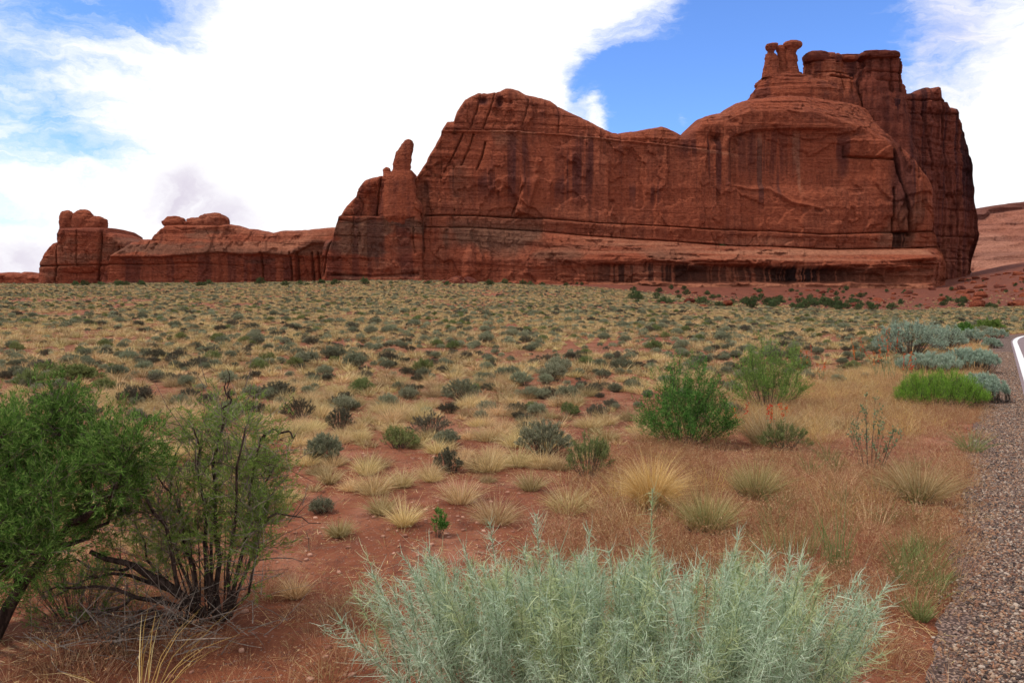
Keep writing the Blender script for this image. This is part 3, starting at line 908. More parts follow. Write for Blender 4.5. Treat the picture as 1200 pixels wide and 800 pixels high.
def build_butte():
    flat = lambda Y: (lambda px: np.full(np.shape(px), float(Y)))
    t = thing('sandstone_butte', 'massive red sandstone cliff wall crowned by three small standing rocks', 'rock formation', (110, WALL_Y + 15, 4))
    inv = np.array(t.location)

    def keep(o):
        o.matrix_parent_inverse.identity()
        o.location = tuple(np.array(o.location) - inv)
        return o
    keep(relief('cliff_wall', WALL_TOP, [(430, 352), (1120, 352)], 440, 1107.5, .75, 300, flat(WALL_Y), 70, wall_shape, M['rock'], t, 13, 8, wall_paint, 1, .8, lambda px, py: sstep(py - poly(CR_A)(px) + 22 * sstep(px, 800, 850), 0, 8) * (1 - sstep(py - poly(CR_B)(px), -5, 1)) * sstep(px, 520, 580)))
    # summit tower: a broad left block with overhanging rims, a taller split block, a dark gap between
    ta = [(63, 955, 970), (64.5, 950, 978), (67, 946.5, 983), (70, 944.5, 984), (74, 943.5, 985), (76.5, 944.5, 985), (80, 944.5, 986), (86, 943.5, 988), (90, 943, 991), (92.5, 944.5, 994), (97, 946, 999), (110, 944, 1003), (150, 940, 1010)]
    tb = [(62.5, 1016, 1036), (64, 1010, 1044), (67, 1007.5, 1048.5), (72, 1006.5, 1049.8), (80, 1007.5, 1050), (86, 1004.5, 1050.6), (90, 1005, 1051.5), (96, 1002, 1050.5), (110, 1000, 1053), (130, 1002, 1058), (150, 1004, 1062), (200, 1008, 1072), (250, 1012, 1080)]
    tc = [(65, 984, 1008), (66.5, 976, 1014), (72, 974, 1016), (78, 977, 1014), (90, 976, 1018), (150, 970, 1020)]

    def cracks(lines):
        def f(px, py, s):
            d = 0 * px
            for pts, dep, w in lines:
                d = d - dep * np.exp(-(dist_line(px, py, pts) / w) ** 2)
            return np.where(s > 0, d, 0) * np.clip(s * 2, 0, 1)
        return f
    keep(loft('summit_tower', ta, WALL_Y + 37, M['rock'], t, .75, 130, 200, 1.0, 5, .75, cracks([([(970, 60), (969, 75)], 2.5, 1.2), ([(944, 72.5), (990, 74)], 1.2, .9), ([(944, 89), (1000, 90)], 1.0, .9), ([(960, 94), (1004, 98)], 1.6, 1.2), ([(972, 90), (975, 110)], 1.4, 1), ([(985, 92), (984, 112)], 1.6, 1)]), .25, .01, .35, .8))
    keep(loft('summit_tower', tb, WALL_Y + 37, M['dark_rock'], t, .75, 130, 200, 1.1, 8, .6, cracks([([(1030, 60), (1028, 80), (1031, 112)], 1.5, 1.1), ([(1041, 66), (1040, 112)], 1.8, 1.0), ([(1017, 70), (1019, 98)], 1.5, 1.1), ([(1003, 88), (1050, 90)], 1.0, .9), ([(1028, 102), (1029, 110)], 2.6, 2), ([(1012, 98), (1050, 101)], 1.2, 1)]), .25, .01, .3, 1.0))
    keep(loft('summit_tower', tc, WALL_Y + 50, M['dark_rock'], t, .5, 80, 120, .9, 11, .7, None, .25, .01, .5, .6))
    keep(capstone('side_knob', 1048, 1054, 88.5, 94, WALL_Y + 36, t, 3, M['dark_rock']))
    for x0, x1, y0, y1, mt in ((941.5, 972, 61.5, 75, 'dark_rock'), (968, 986, 65, 74, 'dark_rock'), (985, 1004, 66, 72, 'rock'), (1005.5, 1050.5, 62, 72, 'dark_rock')):
        keep(capstone('rim_slab', x0, x1, y0, y1, WALL_Y + 34.5, t, x0 * .37, M[mt], .72, .2))
    # the three standing rocks
    ped = [(87, 899, 938), (89, 896, 941), (91.5, 894.5, 946), (92.3, 892.5, 952), (96, 891, 957), (97, 889, 964), (101, 888, 970), (102, 886.8, 972), (106.5, 886, 976), (107.5, 884, 980), (112, 882, 984), (130, 878, 990)]
    keep(loft('spire_pedestal', ped, WALL_Y + 36, M['rock'], t, .55, 110, 200, 1.2, 8, .62, None, .3, .03, 1.0, .6))
    g1 = [(51, 903, 911), (52.5, 898, 911.5), (55, 896.6, 910.5), (58, 897.6, 908.5), (60.5, 899.3, 907), (63, 899, 907), (64.2, 897.2, 909), (67, 897, 910.5), (71, 896.8, 911.5), (80, 895, 913), (92, 892.5, 916)]
    g2 = [(53.5, 912, 920), (55, 909.8, 921.5), (58, 909.4, 922), (60.5, 910, 921), (62, 911, 921.5), (66, 911.2, 923), (70, 911.5, 924), (78, 911.5, 925), (92, 910, 927)]
    g3 = [(48, 925, 935), (49.5, 920, 938), (52, 918.3, 939.8), (55, 919, 939.5), (57.5, 921, 936.5), (59.5, 921.5, 934), (61.5, 921.3, 933), (65, 921, 933.6), (71, 921.3, 935.5), (74, 922, 933.8), (82, 921, 936), (92, 919, 939)]
    for q, (pf, sd) in enumerate(((g1, 1), (g2, 2), (g3, 3))):
        keep(loft('spire', pf, WALL_Y + 33 + (0, 1.6, .3)[q], M['rock'], t, .65, 110, 64, .34, sd * 3.1, .72, None, .9, .02, .6, .3))
    # shaded side buttress, some of its shade painted in with the dark varnish
    top = [(1038, 112), (1052, 108), (1075, 107), (1086.6, 101), (1103, 100), (1104.4, 108), (1109, 115.5), (1114, 125), (1121, 125.5), (1122, 134.5), (1128, 146), (1134, 165), (1136.5, 184), (1137.6, 201), (1139, 220), (1140.7, 234.6), (1143, 251), (1143.6, 275), (1144, 352)]
    plane = lambda px: 351 + np.clip(np.asarray(px) - 1050, 0, 100) * .24

    def side_shape(px, py, X, Z):
        d = 2.4 * fbm(X * .5, Z * .02, 61.0, 4) + 1.2 * fbm(X * .2, Z * .2, 67.0, 4)
        for y, dep in ((118, 1.5), (134, 1.2), (277, 1.4), (303, 1.0)):
            d -= dep * np.exp(-((py - y - .05 * (px - 1100)) / 1.0) ** 2)
        for a, b in (((1119, 225), (1117, 275)), ((1082, 130), (1092, 200)), ((1104, 140), (1108, 230)), ((1121, 300), (1121, 340))):
            d -= 1.8 * np.exp(-(dist_line(px, py, [a, b]) / 1.2) ** 2)
        d -= 1.6 * sstep(py, 275, 300) * sstep(px, 1128, 1140) * 3
        return d

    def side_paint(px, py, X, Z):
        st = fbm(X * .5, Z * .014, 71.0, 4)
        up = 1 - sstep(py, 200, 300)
        return {'stain_shade': .85 * up * sstep(st, -.2, .2) + .4 * (1 - up) * sstep(st, .1, .3), 'pale': .5 * (1 - up) * sstep(-st, .05, .3), 'grey': 0 * px, 'black': .35 * up * sstep(st, .15, .4)}
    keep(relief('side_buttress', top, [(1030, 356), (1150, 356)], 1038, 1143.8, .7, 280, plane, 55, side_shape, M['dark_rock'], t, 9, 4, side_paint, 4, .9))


build_butte()


def build_fin():
    Y = 312.0
    t = thing('rock_fin', 'steep red fin with a tall thumb-shaped pinnacle left of the great wall', 'rock formation', (-52, Y + 8, 5))
    inv = np.array(t.location)

    def keep(o):
        o.location = tuple(np.array(o.location) - inv)
    top = [(374, 340), (379, 290), (381, 281), (391, 279), (394, 266), (397.5, 254), (399, 247), (405, 239), (416, 227), (417.3, 220), (427, 209), (438, 205), (447, 204), (449, 199), (456, 198), (460, 201), (464, 196), (481, 197), (484, 212), (486.5, 230), (492.5, 236), (495, 242), (495.5, 252), (497, 300), (499, 345)]

    def shape(px, py, X, Z):
        g = lambda pts, dep, w: -dep * np.exp(-(dist_line(px, py, pts) / w) ** 2)
        d = g([(396, 253), (440, 253), (495, 252)], 2.0, .9) + 2.0 * sstep(py, 252.6, 254)
        d += g([(448, 203), (444, 225), (441, 252)], 2.4, 1.0) + g([(463, 200), (464, 240), (466, 252)], 1.0, .8)
        d += -2.0 * (1 - sstep(px, 440, 444)) * (1 - sstep(py, 251, 254))
        d += g([(391, 280), (384, 300), (380, 322)], 1.5, 1) + g([(390, 322), (440, 324), (490, 321)], 1.5, 1.5)
        d += g([(486, 270), (484, 280), (487, 296)], .9, .9) + g([(398, 258), (420, 262), (440, 257)], .8, .9) + g([(417, 221), (425, 240), (422, 252)], .8, .8)
        for c in ((430, 216, 14, 11), (410, 240, 13, 13), (487, 244, 8, 9)):
            d += 1.8 * np.sqrt(np.clip(1 - ((px - c[0]) / c[2]) ** 2 - ((py - c[1]) / c[3]) ** 2, 0, 1))
        tt = np.clip((497 - px) / 9, 0, 1)
        d += -6 * (1 - np.sqrt(np.clip(1 - (1 - tt) ** 2, 0, 1)))
        tt = np.clip((px - 376) / 14, 0, 1)
        return d - 5 * (1 - np.sqrt(np.clip(1 - (1 - tt) ** 2, 0, 1)))

    def paint(px, py, X, Z):
        s = fbm(X * .05, Z * .15, 81.0, 4)
        return {'grey': .7 * sstep(s, -.05, .25) * sstep(py, 250, 262), 'pale': .25 * sstep(-s, .1, .3), 'stain_shade': .4 * sstep(fbm(X * .3, Z * .03, 84., 3), .1, .35)}
    keep(relief('fin_body', top, [(370, 352), (500, 352)], 374, 498.6, .6, 220, lambda px: np.full(np.shape(px), Y), 40, shape, M['rock'], t, 9, 5, paint, 9, .7))
    pin = [(163.8, 476, 481), (165, 473.5, 483), (168, 471.8, 484.2), (173, 469, 484), (178, 465, 483.4), (182, 464.2, 482.6), (188, 463, 482.2), (194, 461.2, 481.4), (200, 460.5, 481.2), (203, 457, 483), (208, 451.5, 484.5), (215, 449.5, 486), (225, 447.5, 487), (236, 446, 489), (248, 444.5, 492), (254, 445, 492.5), (257, 450, 488), (266, 458, 480)]
    keep(loft('pinnacle', pin, Y + .4, M['rock'], t, .42, 150, 140, .6, 14, .75, None, .4, .008, .25, .6))
    keep(capstone('perched_block', 449, 458, 197.5, 209, Y + 2.5, t, 9, None, .75))


build_fin()


def build_ridge():
    Y = 328.0
    t = thing('rock_ridge', 'long low sandstone ridge with flat cap boulders on its left hump', 'rock formation', (-110, Y + 8, 5))
    inv = np.array(t.location)

    def keep(o):
        o.location = tuple(np.array(o.location) - inv)
    top = [(120, 342), (128, 320), (136, 300), (147, 290), (151, 287), (155, 283), (162, 284), (164, 280), (178, 280), (180, 275), (187, 267.5), (192.5, 263.5), (219, 262), (268, 262), (283, 267), (299, 269), (315, 273), (327, 270), (354, 269), (391, 266), (420, 264)]

    def shape(px, py, X, Z):
        g = lambda pts, dep, w: -dep * np.exp(-(dist_line(px, py, pts) / w) ** 2)
        slope = poly([(120, 300), (200, 300), (260, 294), (290, 297), (315, 296), (345, 298), (370, 284), (420, 284)])(px)
        d = 5.0 * sstep(py - slope, -26, 2) + .6 * fbm(X * .02, Z * .6, 91.0, 4)
        d += g([(130, 310), (180, 311), (230, 309), (290, 312)], 1.0, 1) - 1.5 * sstep(py - slope, 1, 4) + 1.2 * sstep(py, 330, 334)
        for x in (310, 345, 352, 369, 376):
            d += g([(x, 297), (x + 1, 330)], 1.8, 1.1)
        d += 1.6 * sstep(px, 342, 344) * (1 - sstep(px, 350, 352)) * sstep(py, 291, 294)
        d += g([(313, 272), (312, 284)], 1.0, .8) + g([(180, 277), (176, 292)], 1, 1) + g([(200, 265), (215, 270), (230, 268)], .6, .8)
        return d

    def paint(px, py, X, Z):
        s = fbm(X * .04, Z * .2, 95.0, 4)
        slope = poly([(120, 300), (260, 294), (315, 296), (345, 298), (370, 284), (420, 284)])(px)
        up = sstep(slope - py, 0, 8) * sstep(px, 240, 300)
        st = fbm(X * .3, Z * .012, 97.0, 4)
        return {'pale': .6 * up * sstep(s, -.4, .1), 'grey': .55 * sstep(s, 0, .25) * (1 - up), 'stain_shade': .45 * sstep(py - slope, 2, 8) * sstep(st, .0, .3)}
    keep(relief('ridge_body', top, [(110, 352), (430, 352)], 120, 420, .7, 130, lambda px: np.full(np.shape(px), Y), 35, shape, M['rock'], t, 7, 4, paint, 19, .7))
    for x0, x1, y0, y1 in ((191.5, 218, 254.4, 268), (219, 254, 255.5, 270), (234, 269, 250.5, 272)):
        keep(capstone('cap_boulder', x0, x1, y0, y1, Y + 5, t, x0, None, .9, .18))


build_ridge()


def build_knob():
    Y = 336.0
    t = thing('sandstone_knoll', 'isolated jointed sandstone knoll with two round cap boulders at far left', 'rock formation', (-185, Y + 8, 5))
    inv = np.array(t.location)

    def keep(o):
        o.location = tuple(np.array(o.location) - inv)
    top = [(36, 345), (40, 319), (42, 308), (45, 300), (50, 292.5), (58, 284), (67, 282), (68.3, 278), (69.5, 270), (72, 265.5), (122, 265.5), (124.5, 271), (132, 273), (137, 278), (145, 282), (149, 289), (156, 310), (162, 345)]

    def shape(px, py, X, Z):
        g = lambda pts, dep, w: -dep * np.exp(-(dist_line(px, py, pts) / w) ** 2)
        d = g([(40, 312), (90, 311), (140, 311), (158, 311)], 1.3, .9) + g([(67.5, 282), (67, 310), (64, 330)], 2.2, 1.0) + g([(121, 268), (120, 300), (116, 328)], 2.4, 1.1) + g([(94, 270), (94, 312)], .9, .8) + g([(140, 290), (136, 312)], 1.4, 1)
        d += 2.2 * np.sqrt(np.clip(1 - ((px - 94) / 27) ** 4 - ((py - 290) / 30) ** 4, 0, 1)) + g([(72, 266), (122, 266)], 2, 1.1)
        tt = np.clip(np.minimum(px - 36, 160 - px) / 22, 0, 1)
        return d - 8 * (1 - np.sqrt(np.clip(1 - (1 - tt) ** 2, 0, 1)))

    def paint(px, py, X, Z):
        s = fbm(X * .05, Z * .1, 105.0, 4)
        return {'grey': .45 * sstep(s, 0, .3), 'stain_shade': .3 * sstep(-s, .1, .3)}
    keep(relief('knob_body', top, [(30, 352), (170, 352)], 36, 162, .6, 130, lambda px: np.full(np.shape(px), Y), 30, shape, M['rock'], t, 7, 5, paint, 29, .6))
    keep(capstone('cap_boulder', 71, 89, 249, 276, Y + 5, t, 1.5, None, .95, .16))
    keep(capstone('cap_boulder', 86, 112, 248.5, 280, Y + 5, t, 2.5, None, .9, .18))
    keep(capstone('cap_boulder', 96, 125, 254, 278, Y + 5, t, 7.5, None, .9, .18))
    # the low rocks running out of the frame
    Y2 = 372.0
    o = relief('rock_outcrop', [(-260, 330), (-150, 318), (-60, 322), (0, 319.5), (12, 321), (16, 324), (18, 320), (28, 319.5), (32, 322), (42, 322), (60, 326)], [(-270, 352), (80, 352)], -260, 60, 1.0, 50, lambda px: np.full(np.shape(px), Y2), 25, None, M['rock'], None, 5, 4, None, 39, .6)
    tag(o, 'low broken rock outcrop on the skyline at the far left edge', 'rock formation')


build_knob()


def build_mesa():
    Y = 540.0
    top = [(1085, 262), (1110, 256), (1143, 250), (1151, 249), (1158.5, 242), (1177.5, 239), (1200, 236), (1260, 232), (1340, 238), (1450, 246), (1560, 262), (1640, 300)]

    def shape(px, py, X, Z):
        s = py - poly(top)(px)
        d = 4 * sstep(s, 9, 11) + .62 * np.clip(s - 10, 0, 200)
        led = np.maximum(s - 10, 0) / 11 + .7 * fbm(X * .02, Z * .02, 3.0, 3)
        d += 5.5 * (np.floor(led) + sstep(led - np.floor(led), .6, 1.0)) * .8
        return d + 1.5 * fbm(X * .02, Z * .5, 121.0, 4) + 1.6 * fbm(X * .08, Z * .02, 5., 3) * (s < 10)

    def paint(px, py, X, Z):
        s = py - poly(top)(px)
        return {'stain_shade': .55 * (1 - sstep(s, 8, 11)) + .3 * sstep(fbm(X * .01, Z * .3, 125., 4), .1, .3), 'pale': .4 * sstep(s, 18, 30) * sstep(fbm(X * .03, Z * .2, 127., 4), -.1, .2)}
    o = relief('distant_mesa', top, [(1080, 345), (1660, 345)], 1085, 1640, 1.1, 130, lambda px: np.full(np.shape(px), Y), 90, shape, M['pale_rock'], None, 6, 4, paint, 49, .8)
    tag(o, 'paler terraced sandstone mesa standing beyond the great wall at right', 'rock formation')


build_mesa()

# ------------------------------------------------------------------ plants: builders
def bez(p0, p1, p2, t):
    t = np.asarray(t)[..., None]
    return p0 * (1 - t) ** 2 + 2 * p1 * t * (1 - t) + p2 * t * t


def bez_t(p0, p1, p2, t):
    t = np.asarray(t)[..., None]
    return unit(2 * (p1 - p0) * (1 - t) + 2 * (p2 - p1) * t)


def bush(w, h, n_main=40, twigs=6, n_leaf=12, leaf=(0.03, 0.005), base_r=0.1, bare=0.3, stem_r=0.004, upright=0.5, twig_len=0.25, spread=0.8, ragged=0.0,
         thread=False, ell=1.0, flat_top=0.0, stem_ns=3):
    """A shrub: stems from a root crown, twigs along them, leaves along the twigs. Returns (foliage, stems)."""
    th = rng.uniform(0, 2 * np.pi, n_main)
    rr = np.sqrt(rng.uniform(0, 1, n_main))
    out = np.stack([np.cos(th) * rr * w / 2, np.sin(th) * rr * w / 2 * ell], 1)
    hh = h * np.sqrt(np.clip(1 - (rr * (1 - flat_top)) ** 2.4, 0.12, 1)) * rng.uniform(0.72 - ragged, 1.03 + ragged * .5, n_main)
    p0 = np.concatenate([out * (base_r / (w / 2)), np.full((n_main, 1), -0.01)], 1)
    p2 = np.concatenate([out, hh[:, None]], 1)
    p1 = p0 * .5 + p2 * .5 + np.concatenate([-out * (upright - .5) * .9 + rng.normal(0, .04 * w, (n_main, 2)), (hh * .12 * (upright))[:, None]], 1)
    stems = Geo()
    tt = np.linspace(0, 1, 6)
    for k in range(n_main):
        stems.add(*tube(bez(p0[k], p1[k], p2[k], tt), np.linspace(stem_r, stem_r * .35, 6), stem_ns))
    n = n_main * twigs
    k = np.repeat(np.arange(n_main), twigs)
    t = bare + (1 - bare) * np.sqrt(rng.uniform(0, 1, n))
    b = bez(p0[k], p1[k], p2[k], t)
    tan = bez_t(p0[k], p1[k], p2[k], t)
    d = unit(tan * .9 + rng.normal(0, spread * .55, (n, 3)) + np.array([0, 0, .35]))
    L = twig_len * h * rng.uniform(.5, 1.1, n) * (1.15 - .5 * t)
    v, q = ribbons(b, d, L, stem_r * .8, rng.normal(0, .12, (n, 3)), 2)
    stems.add(v, q)
    kk = np.repeat(np.arange(n), n_leaf)
    s = rng.uniform(.05, 1.0, len(kk))
    lb = b[kk] + d[kk] * (L[kk] * s)[:, None]
    ld = unit(d[kk] + rng.normal(0, spread, (len(kk), 3)) + np.array([0, 0, .25]))
    ll = leaf[0] * rng.uniform(.6, 1.3, len(kk)) * (1.1 - .35 * s)
    fol = Geo()
    if thread:
        fol.add(*ribbons(lb, ld, ll, leaf[1], rng.normal(0, .35, (len(kk), 3)) + np.array([0, 0, .1]), 2, .3))
    else:
        fol.add(*leaves(lb, ld, ll, leaf[1]))
    return fol, stems


def tuft(h, n=200, r=0.06, wid=0.0035, lean=0.75, droop=0.35, seg=2):
    th = rng.uniform(0, 2 * np.pi, n)
    a = np.sqrt(rng.uniform(0, 1, n))
    o = np.stack([np.cos(th), np.sin(th), np.zeros(n)], 1)
    base = o * (a * r)[:, None]
    d = o * (a * lean)[:, None] + np.array([0, 0, 1.0]) + rng.normal(0, .12, (n, 3))
    L = h * rng.uniform(.45, 1.05, n) * (1.05 - .2 * a)
    bend = o * (.7 * droop * rng.uniform(.0, 1, n))[:, None] + np.array([0, 0, -droop * .8]) * (a[:, None] + .25) + rng.normal(0, .1, (n, 3))
    g = Geo()
    g.add(*ribbons(base, d, L, wid * rng.uniform(.7, 1.3, n), bend, seg, .2))
    return g


def plant(name, label, cat, fol, stems, mats, loc, rz=0.0, group=None, extra=()):
    t = thing(name, label, cat, loc, group)
    t.rotation_euler = (0, 0, rz)
    obj('foliage', fol.mesh('foliage', M[mats[0]]), t)
    if stems is not None:
        obj('stem', stems.mesh('stem', M[mats[1]], True), t)
    for nm, g, mt in extra:
        obj(nm, g.mesh(nm, M[mt]), t)
    return t


# ------------------------------------------------------------------ scattering what nobody could count
def instancer_nodes(name, coll):
    g = bpy.data.node_groups.new(name, 'GeometryNodeTree')
    g.interface.new_socket('Geometry', in_out='INPUT', socket_type='NodeSocketGeometry')
    g.interface.new_socket('Geometry', in_out='OUTPUT', socket_type='NodeSocketGeometry')
    nd = lambda t: g.nodes.new(t)
    gi, go = nd('NodeGroupInput'), nd('NodeGroupOutput')
    ci = nd('GeometryNodeCollectionInfo')
    ci.inputs['Collection'].default_value = coll
    ci.inputs['Separate Children'].default_value = True
    ci.inputs['Reset Children'].default_value = True
    ip = nd('GeometryNodeInstanceOnPoints')
    ip.inputs['Pick Instance'].default_value = True

    def named(attr, typ):
        a = nd('GeometryNodeInputNamedAttribute')
        a.data_type = typ
        a.inputs['Name'].default_value = attr
        return a.outputs['Attribute']
    L = g.links.new
    L(gi.outputs[0], ip.inputs['Points'])
    L(ci.outputs[0], ip.inputs['Instance'])
    L(named('pick', 'INT'), ip.inputs['Instance Index'])
    L(named('turn', 'FLOAT_VECTOR'), ip.inputs['Rotation'])
    L(named('size', 'FLOAT_VECTOR'), ip.inputs['Scale'])
    L(ip.outputs[0], go.inputs[0])
    return g


def scatter(name, pts, turn, size, meshes):
    """One object that repeats MESHES on PTS: for what is too many to count."""
    n = len(pts)
    coll = bpy.data.collections.new(name + '_source')
    for i, me in enumerate(meshes):
        coll.objects.link(bpy.data.objects.new('%s_kind' % name, me))
    me = bpy.data.meshes.new(name)
    me.vertices.add(n)
    me.vertices.foreach_set('co', np.asarray(pts, np.float32).ravel())
    me.attributes.new('pick', 'INT', 'POINT').data.foreach_set('value', rng.integers(0, len(meshes), n).astype(np.int32))
    turn = np.asarray(turn, float)
    if turn.ndim == 1:
        turn = np.stack([0 * turn, 0 * turn, turn], 1)
    me.attributes.new('turn', 'FLOAT_VECTOR', 'POINT').data.foreach_set('vector', turn.astype(np.float32).ravel())
    size = np.asarray(size, float)
    if size.ndim == 1:
        size = np.repeat(size[:, None], 3, 1)
    me.attributes.new('size', 'FLOAT_VECTOR', 'POINT').data.foreach_set('vector', size.astype(np.float32).ravel())
    o = stuff(obj(name, me))
    o.modifiers.new('repeat', 'NODES').node_group = instancer_nodes(name, coll)
    return o


def to_pixel(p):
    p = np.asarray(p, float)
    dx, dy, dz = p[..., 0], p[..., 1], p[..., 2] - EYE
    f = dy * math.cos(PITCH) - dz * math.sin(PITCH)
    u = dy * math.sin(PITCH) + dz * math.cos(PITCH)
    f = np.maximum(f, .1)
    return CX + F * dx / f, CY - F * u / f


def wedge(n, y0, y1, lo=-130, hi=1330):
    """Random ground spots in the part of the flat the photograph looks over, evenly spread over its area."""
    y = np.sqrt(rng.uniform(y0 ** 2, y1 ** 2, n))
    x = (rng.uniform(lo, hi, n) - CX) / F * y
    return x, y


KEEP_CLEAR = []                                                 # (x, y, radius) of the plants that are placed one by one


def clear_of(x, y, grow=0.0):
    ok = np.ones(len(x), bool)
    for cx, cy_, r in KEEP_CLEAR:
        ok &= np.hypot(x - cx, y - cy_) > r + grow
    return ok


# ------------------------------------------------------------------ plants placed one by one
def spot(px, py):
    return drop(px, py)[0]


def place_bush(name, label, cat, px, py, wpx, hpx, mats, group=None, rz=None, grow=.7, **kw):
    p = spot(px, py)
    s = p[1] / F
    fol, st = bush(wpx * s, hpx * s, **kw)
    KEEP_CLEAR.append((p[0], p[1], wpx * s * .5 * grow))
    return plant(name, label, cat, fol, st, mats, tuple(p), rng.uniform(0, 6) if rz is None else rz, group)


def place_tuft(name, label, px, py, wpx, hpx, mat, n=400, group=None, wid=.0035, droop=.4, lean=.75, rfac=.22, extra=None):
    p = spot(px, py)
    s = p[1] / F
    g = tuft(hpx * s * 1.12, n, wpx * s * rfac, wid, lean, droop, 3)
    KEEP_CLEAR.append((p[0], p[1], wpx * s * .42))
    KEEP_CLEAR.append((p[0] * .94, p[1] * .94, wpx * s * .3))
    t = thing(name, label, 'grass clump', tuple(p), group)
    obj('blade', g.mesh('blade', M[mat]), t)
    if extra:
        for nm, mt, kw in extra:
            obj(nm, tuft(**{k: (v * s if k in ('h', 'r') else v) for k, v in kw.items()}).mesh(nm, M[mt]), t)
    return t


def limb_set(limbs, Y, n=9):
    out = []
    for pts, r0, r1 in limbs:
        w = np.stack([at(a[0], a[1], Y + (a[2] if len(a) > 2 else 0)) for a in pts])
        c = spline(w, n)
        c[1:-1] += rng.normal(0, .011, (n - 2, 3))
        out.append((c, np.linspace(r0, r1, n)))
    return out


def dress(curves, n, twig, nleaf, leaf, t0=.35, up=.35, spread=.75, twig_r=.002, depth=.5):
    """Twigs and leaves along given limbs."""
    fol, tw = Geo(), Geo()
    C_ = np.stack([c for c, _ in curves])
    k = rng.integers(0, len(C_), n)
    t = t0 + (1 - t0) * rng.uniform(0, 1, n) ** .8
    f = t * (C_.shape[1] - 1)
    i = np.minimum(f.astype(int), C_.shape[1] - 2)
    a = (f - i)[:, None]
    b = C_[k, i] * (1 - a) + C_[k, i + 1] * a
    tan = unit(C_[k, i + 1] - C_[k, i])
    d = unit(tan * .5 + rng.normal(0, spread, (n, 3)) * np.array([1, 1, .8]) + np.array([0, 0, up]))
    L = twig * rng.uniform(.35, 1.15, n)
    # first-order twigs, then side twigs that carry the leaves
    tw.add(*ribbons(b, d, L, twig_r * 1.6, rng.normal(0, .2, (n, 3)), 3, .4))
    m = 4
    kk = np.repeat(np.arange(n), m)
    s = rng.uniform(.25, 1, len(kk))
    b2 = b[kk] + d[kk] * (L[kk] * s)[:, None]
    d2 = unit(d[kk] * .7 + rng.normal(0, .55, (len(kk), 3)) + np.array([0, 0, .3]))
    L2 = twig * .5 * rng.uniform(.5, 1.2, len(kk))
    tw.add(*ribbons(b2, d2, L2, twig_r, rng.normal(0, .15, (len(kk), 3)), 2, .4))
    k3 = np.repeat(np.arange(len(kk)), nleaf)
    s = rng.uniform(.0, 1.05, len(k3))
    lb = b2[k3] + d2[k3] * (L2[k3] * s)[:, None]
    ld = unit(d2[k3] + rng.normal(0, .55, (len(k3), 3)) + np.array([0, 0, .15]))
    fol.add(*leaves(lb, ld, leaf[0] * rng.uniform(.6, 1.25, len(k3)), leaf[1]))
    return fol, tw


def local(g, origin):
    g.v = [v - origin for v in g.v]
    return g


def build_left_tree():
    base = spot(-8, 752)
    Y = base[1]
    L = limb_set([([(-10, 754), (22, 690), (58, 648), (86, 610, -.05), (104, 562), (112, 520, .05)], .034, .008),
                  ([(56, 650), (30, 610, .1), (8, 556, .1), (8, 500, .1)], .018, .006),
                  ([(84, 612, -.05), (118, 592, -.12), (140, 560, -.15), (152, 522, -.15)], .02, .006),
                  ([(70, 632), (34, 590, .15), (30, 548, .2), (36, 505, .25)], .018, .006),
                  ([(-12, 750), (-55, 670, .05), (-88, 580, .1), (-96, 500, .1)], .026, .007),
                  ([(60, 646), (96, 634, .15), (124, 606, .25), (142, 566, .3)], .016, .005),
                  ([(-14, 750), (-26, 650, -.2), (-12, 570, -.3), (4, 508, -.3)], .022, .006),
                  ([(-14, 750), (-24, 705, -.25), (-4, 668, -.35), (40, 648, -.4)], .014, .005),
                  ([(-20, 748), (-46, 700, .1), (-20, 650, .2), (10, 630, .25)], .014, .005),
                  ([(-14, 750), (-40, 690, -.25), (-30, 640, -.35), (20, 610, -.4)], .018, .006),
                  ([(104, 565), (88, 530, .1), (70, 505, .12), (62, 485, .12)], .01, .004),
                  ([(20, 692), (10, 650, -.15), (28, 610, -.25), (60, 570, -.3)], .014, .005),
                  ([(86, 610), (100, 586, .1), (98, 550, .18), (90, 510, .2)], .012, .004)], Y)
    t = thing('desert_shrub', 'dense bright green feathery shrub with black twisted trunk at left edge', 'shrub', tuple(base))
    tr = Geo()
    for c, r in L:
        tr.add(*tube(c - base, r, 8))
    obj('trunk', tr.mesh('trunk', M['bark'], True), t)
    fol, tw = dress(L, 980, .21, 24, (.03, .0042), .3, .3, .85)
    obj('foliage', local(fol, base).mesh('foliage', M['green']), t)
    obj('twig', local(tw, base).mesh('twig', M['twig']), t)
    KEEP_CLEAR.append((base[0] + .1, base[1], .45))


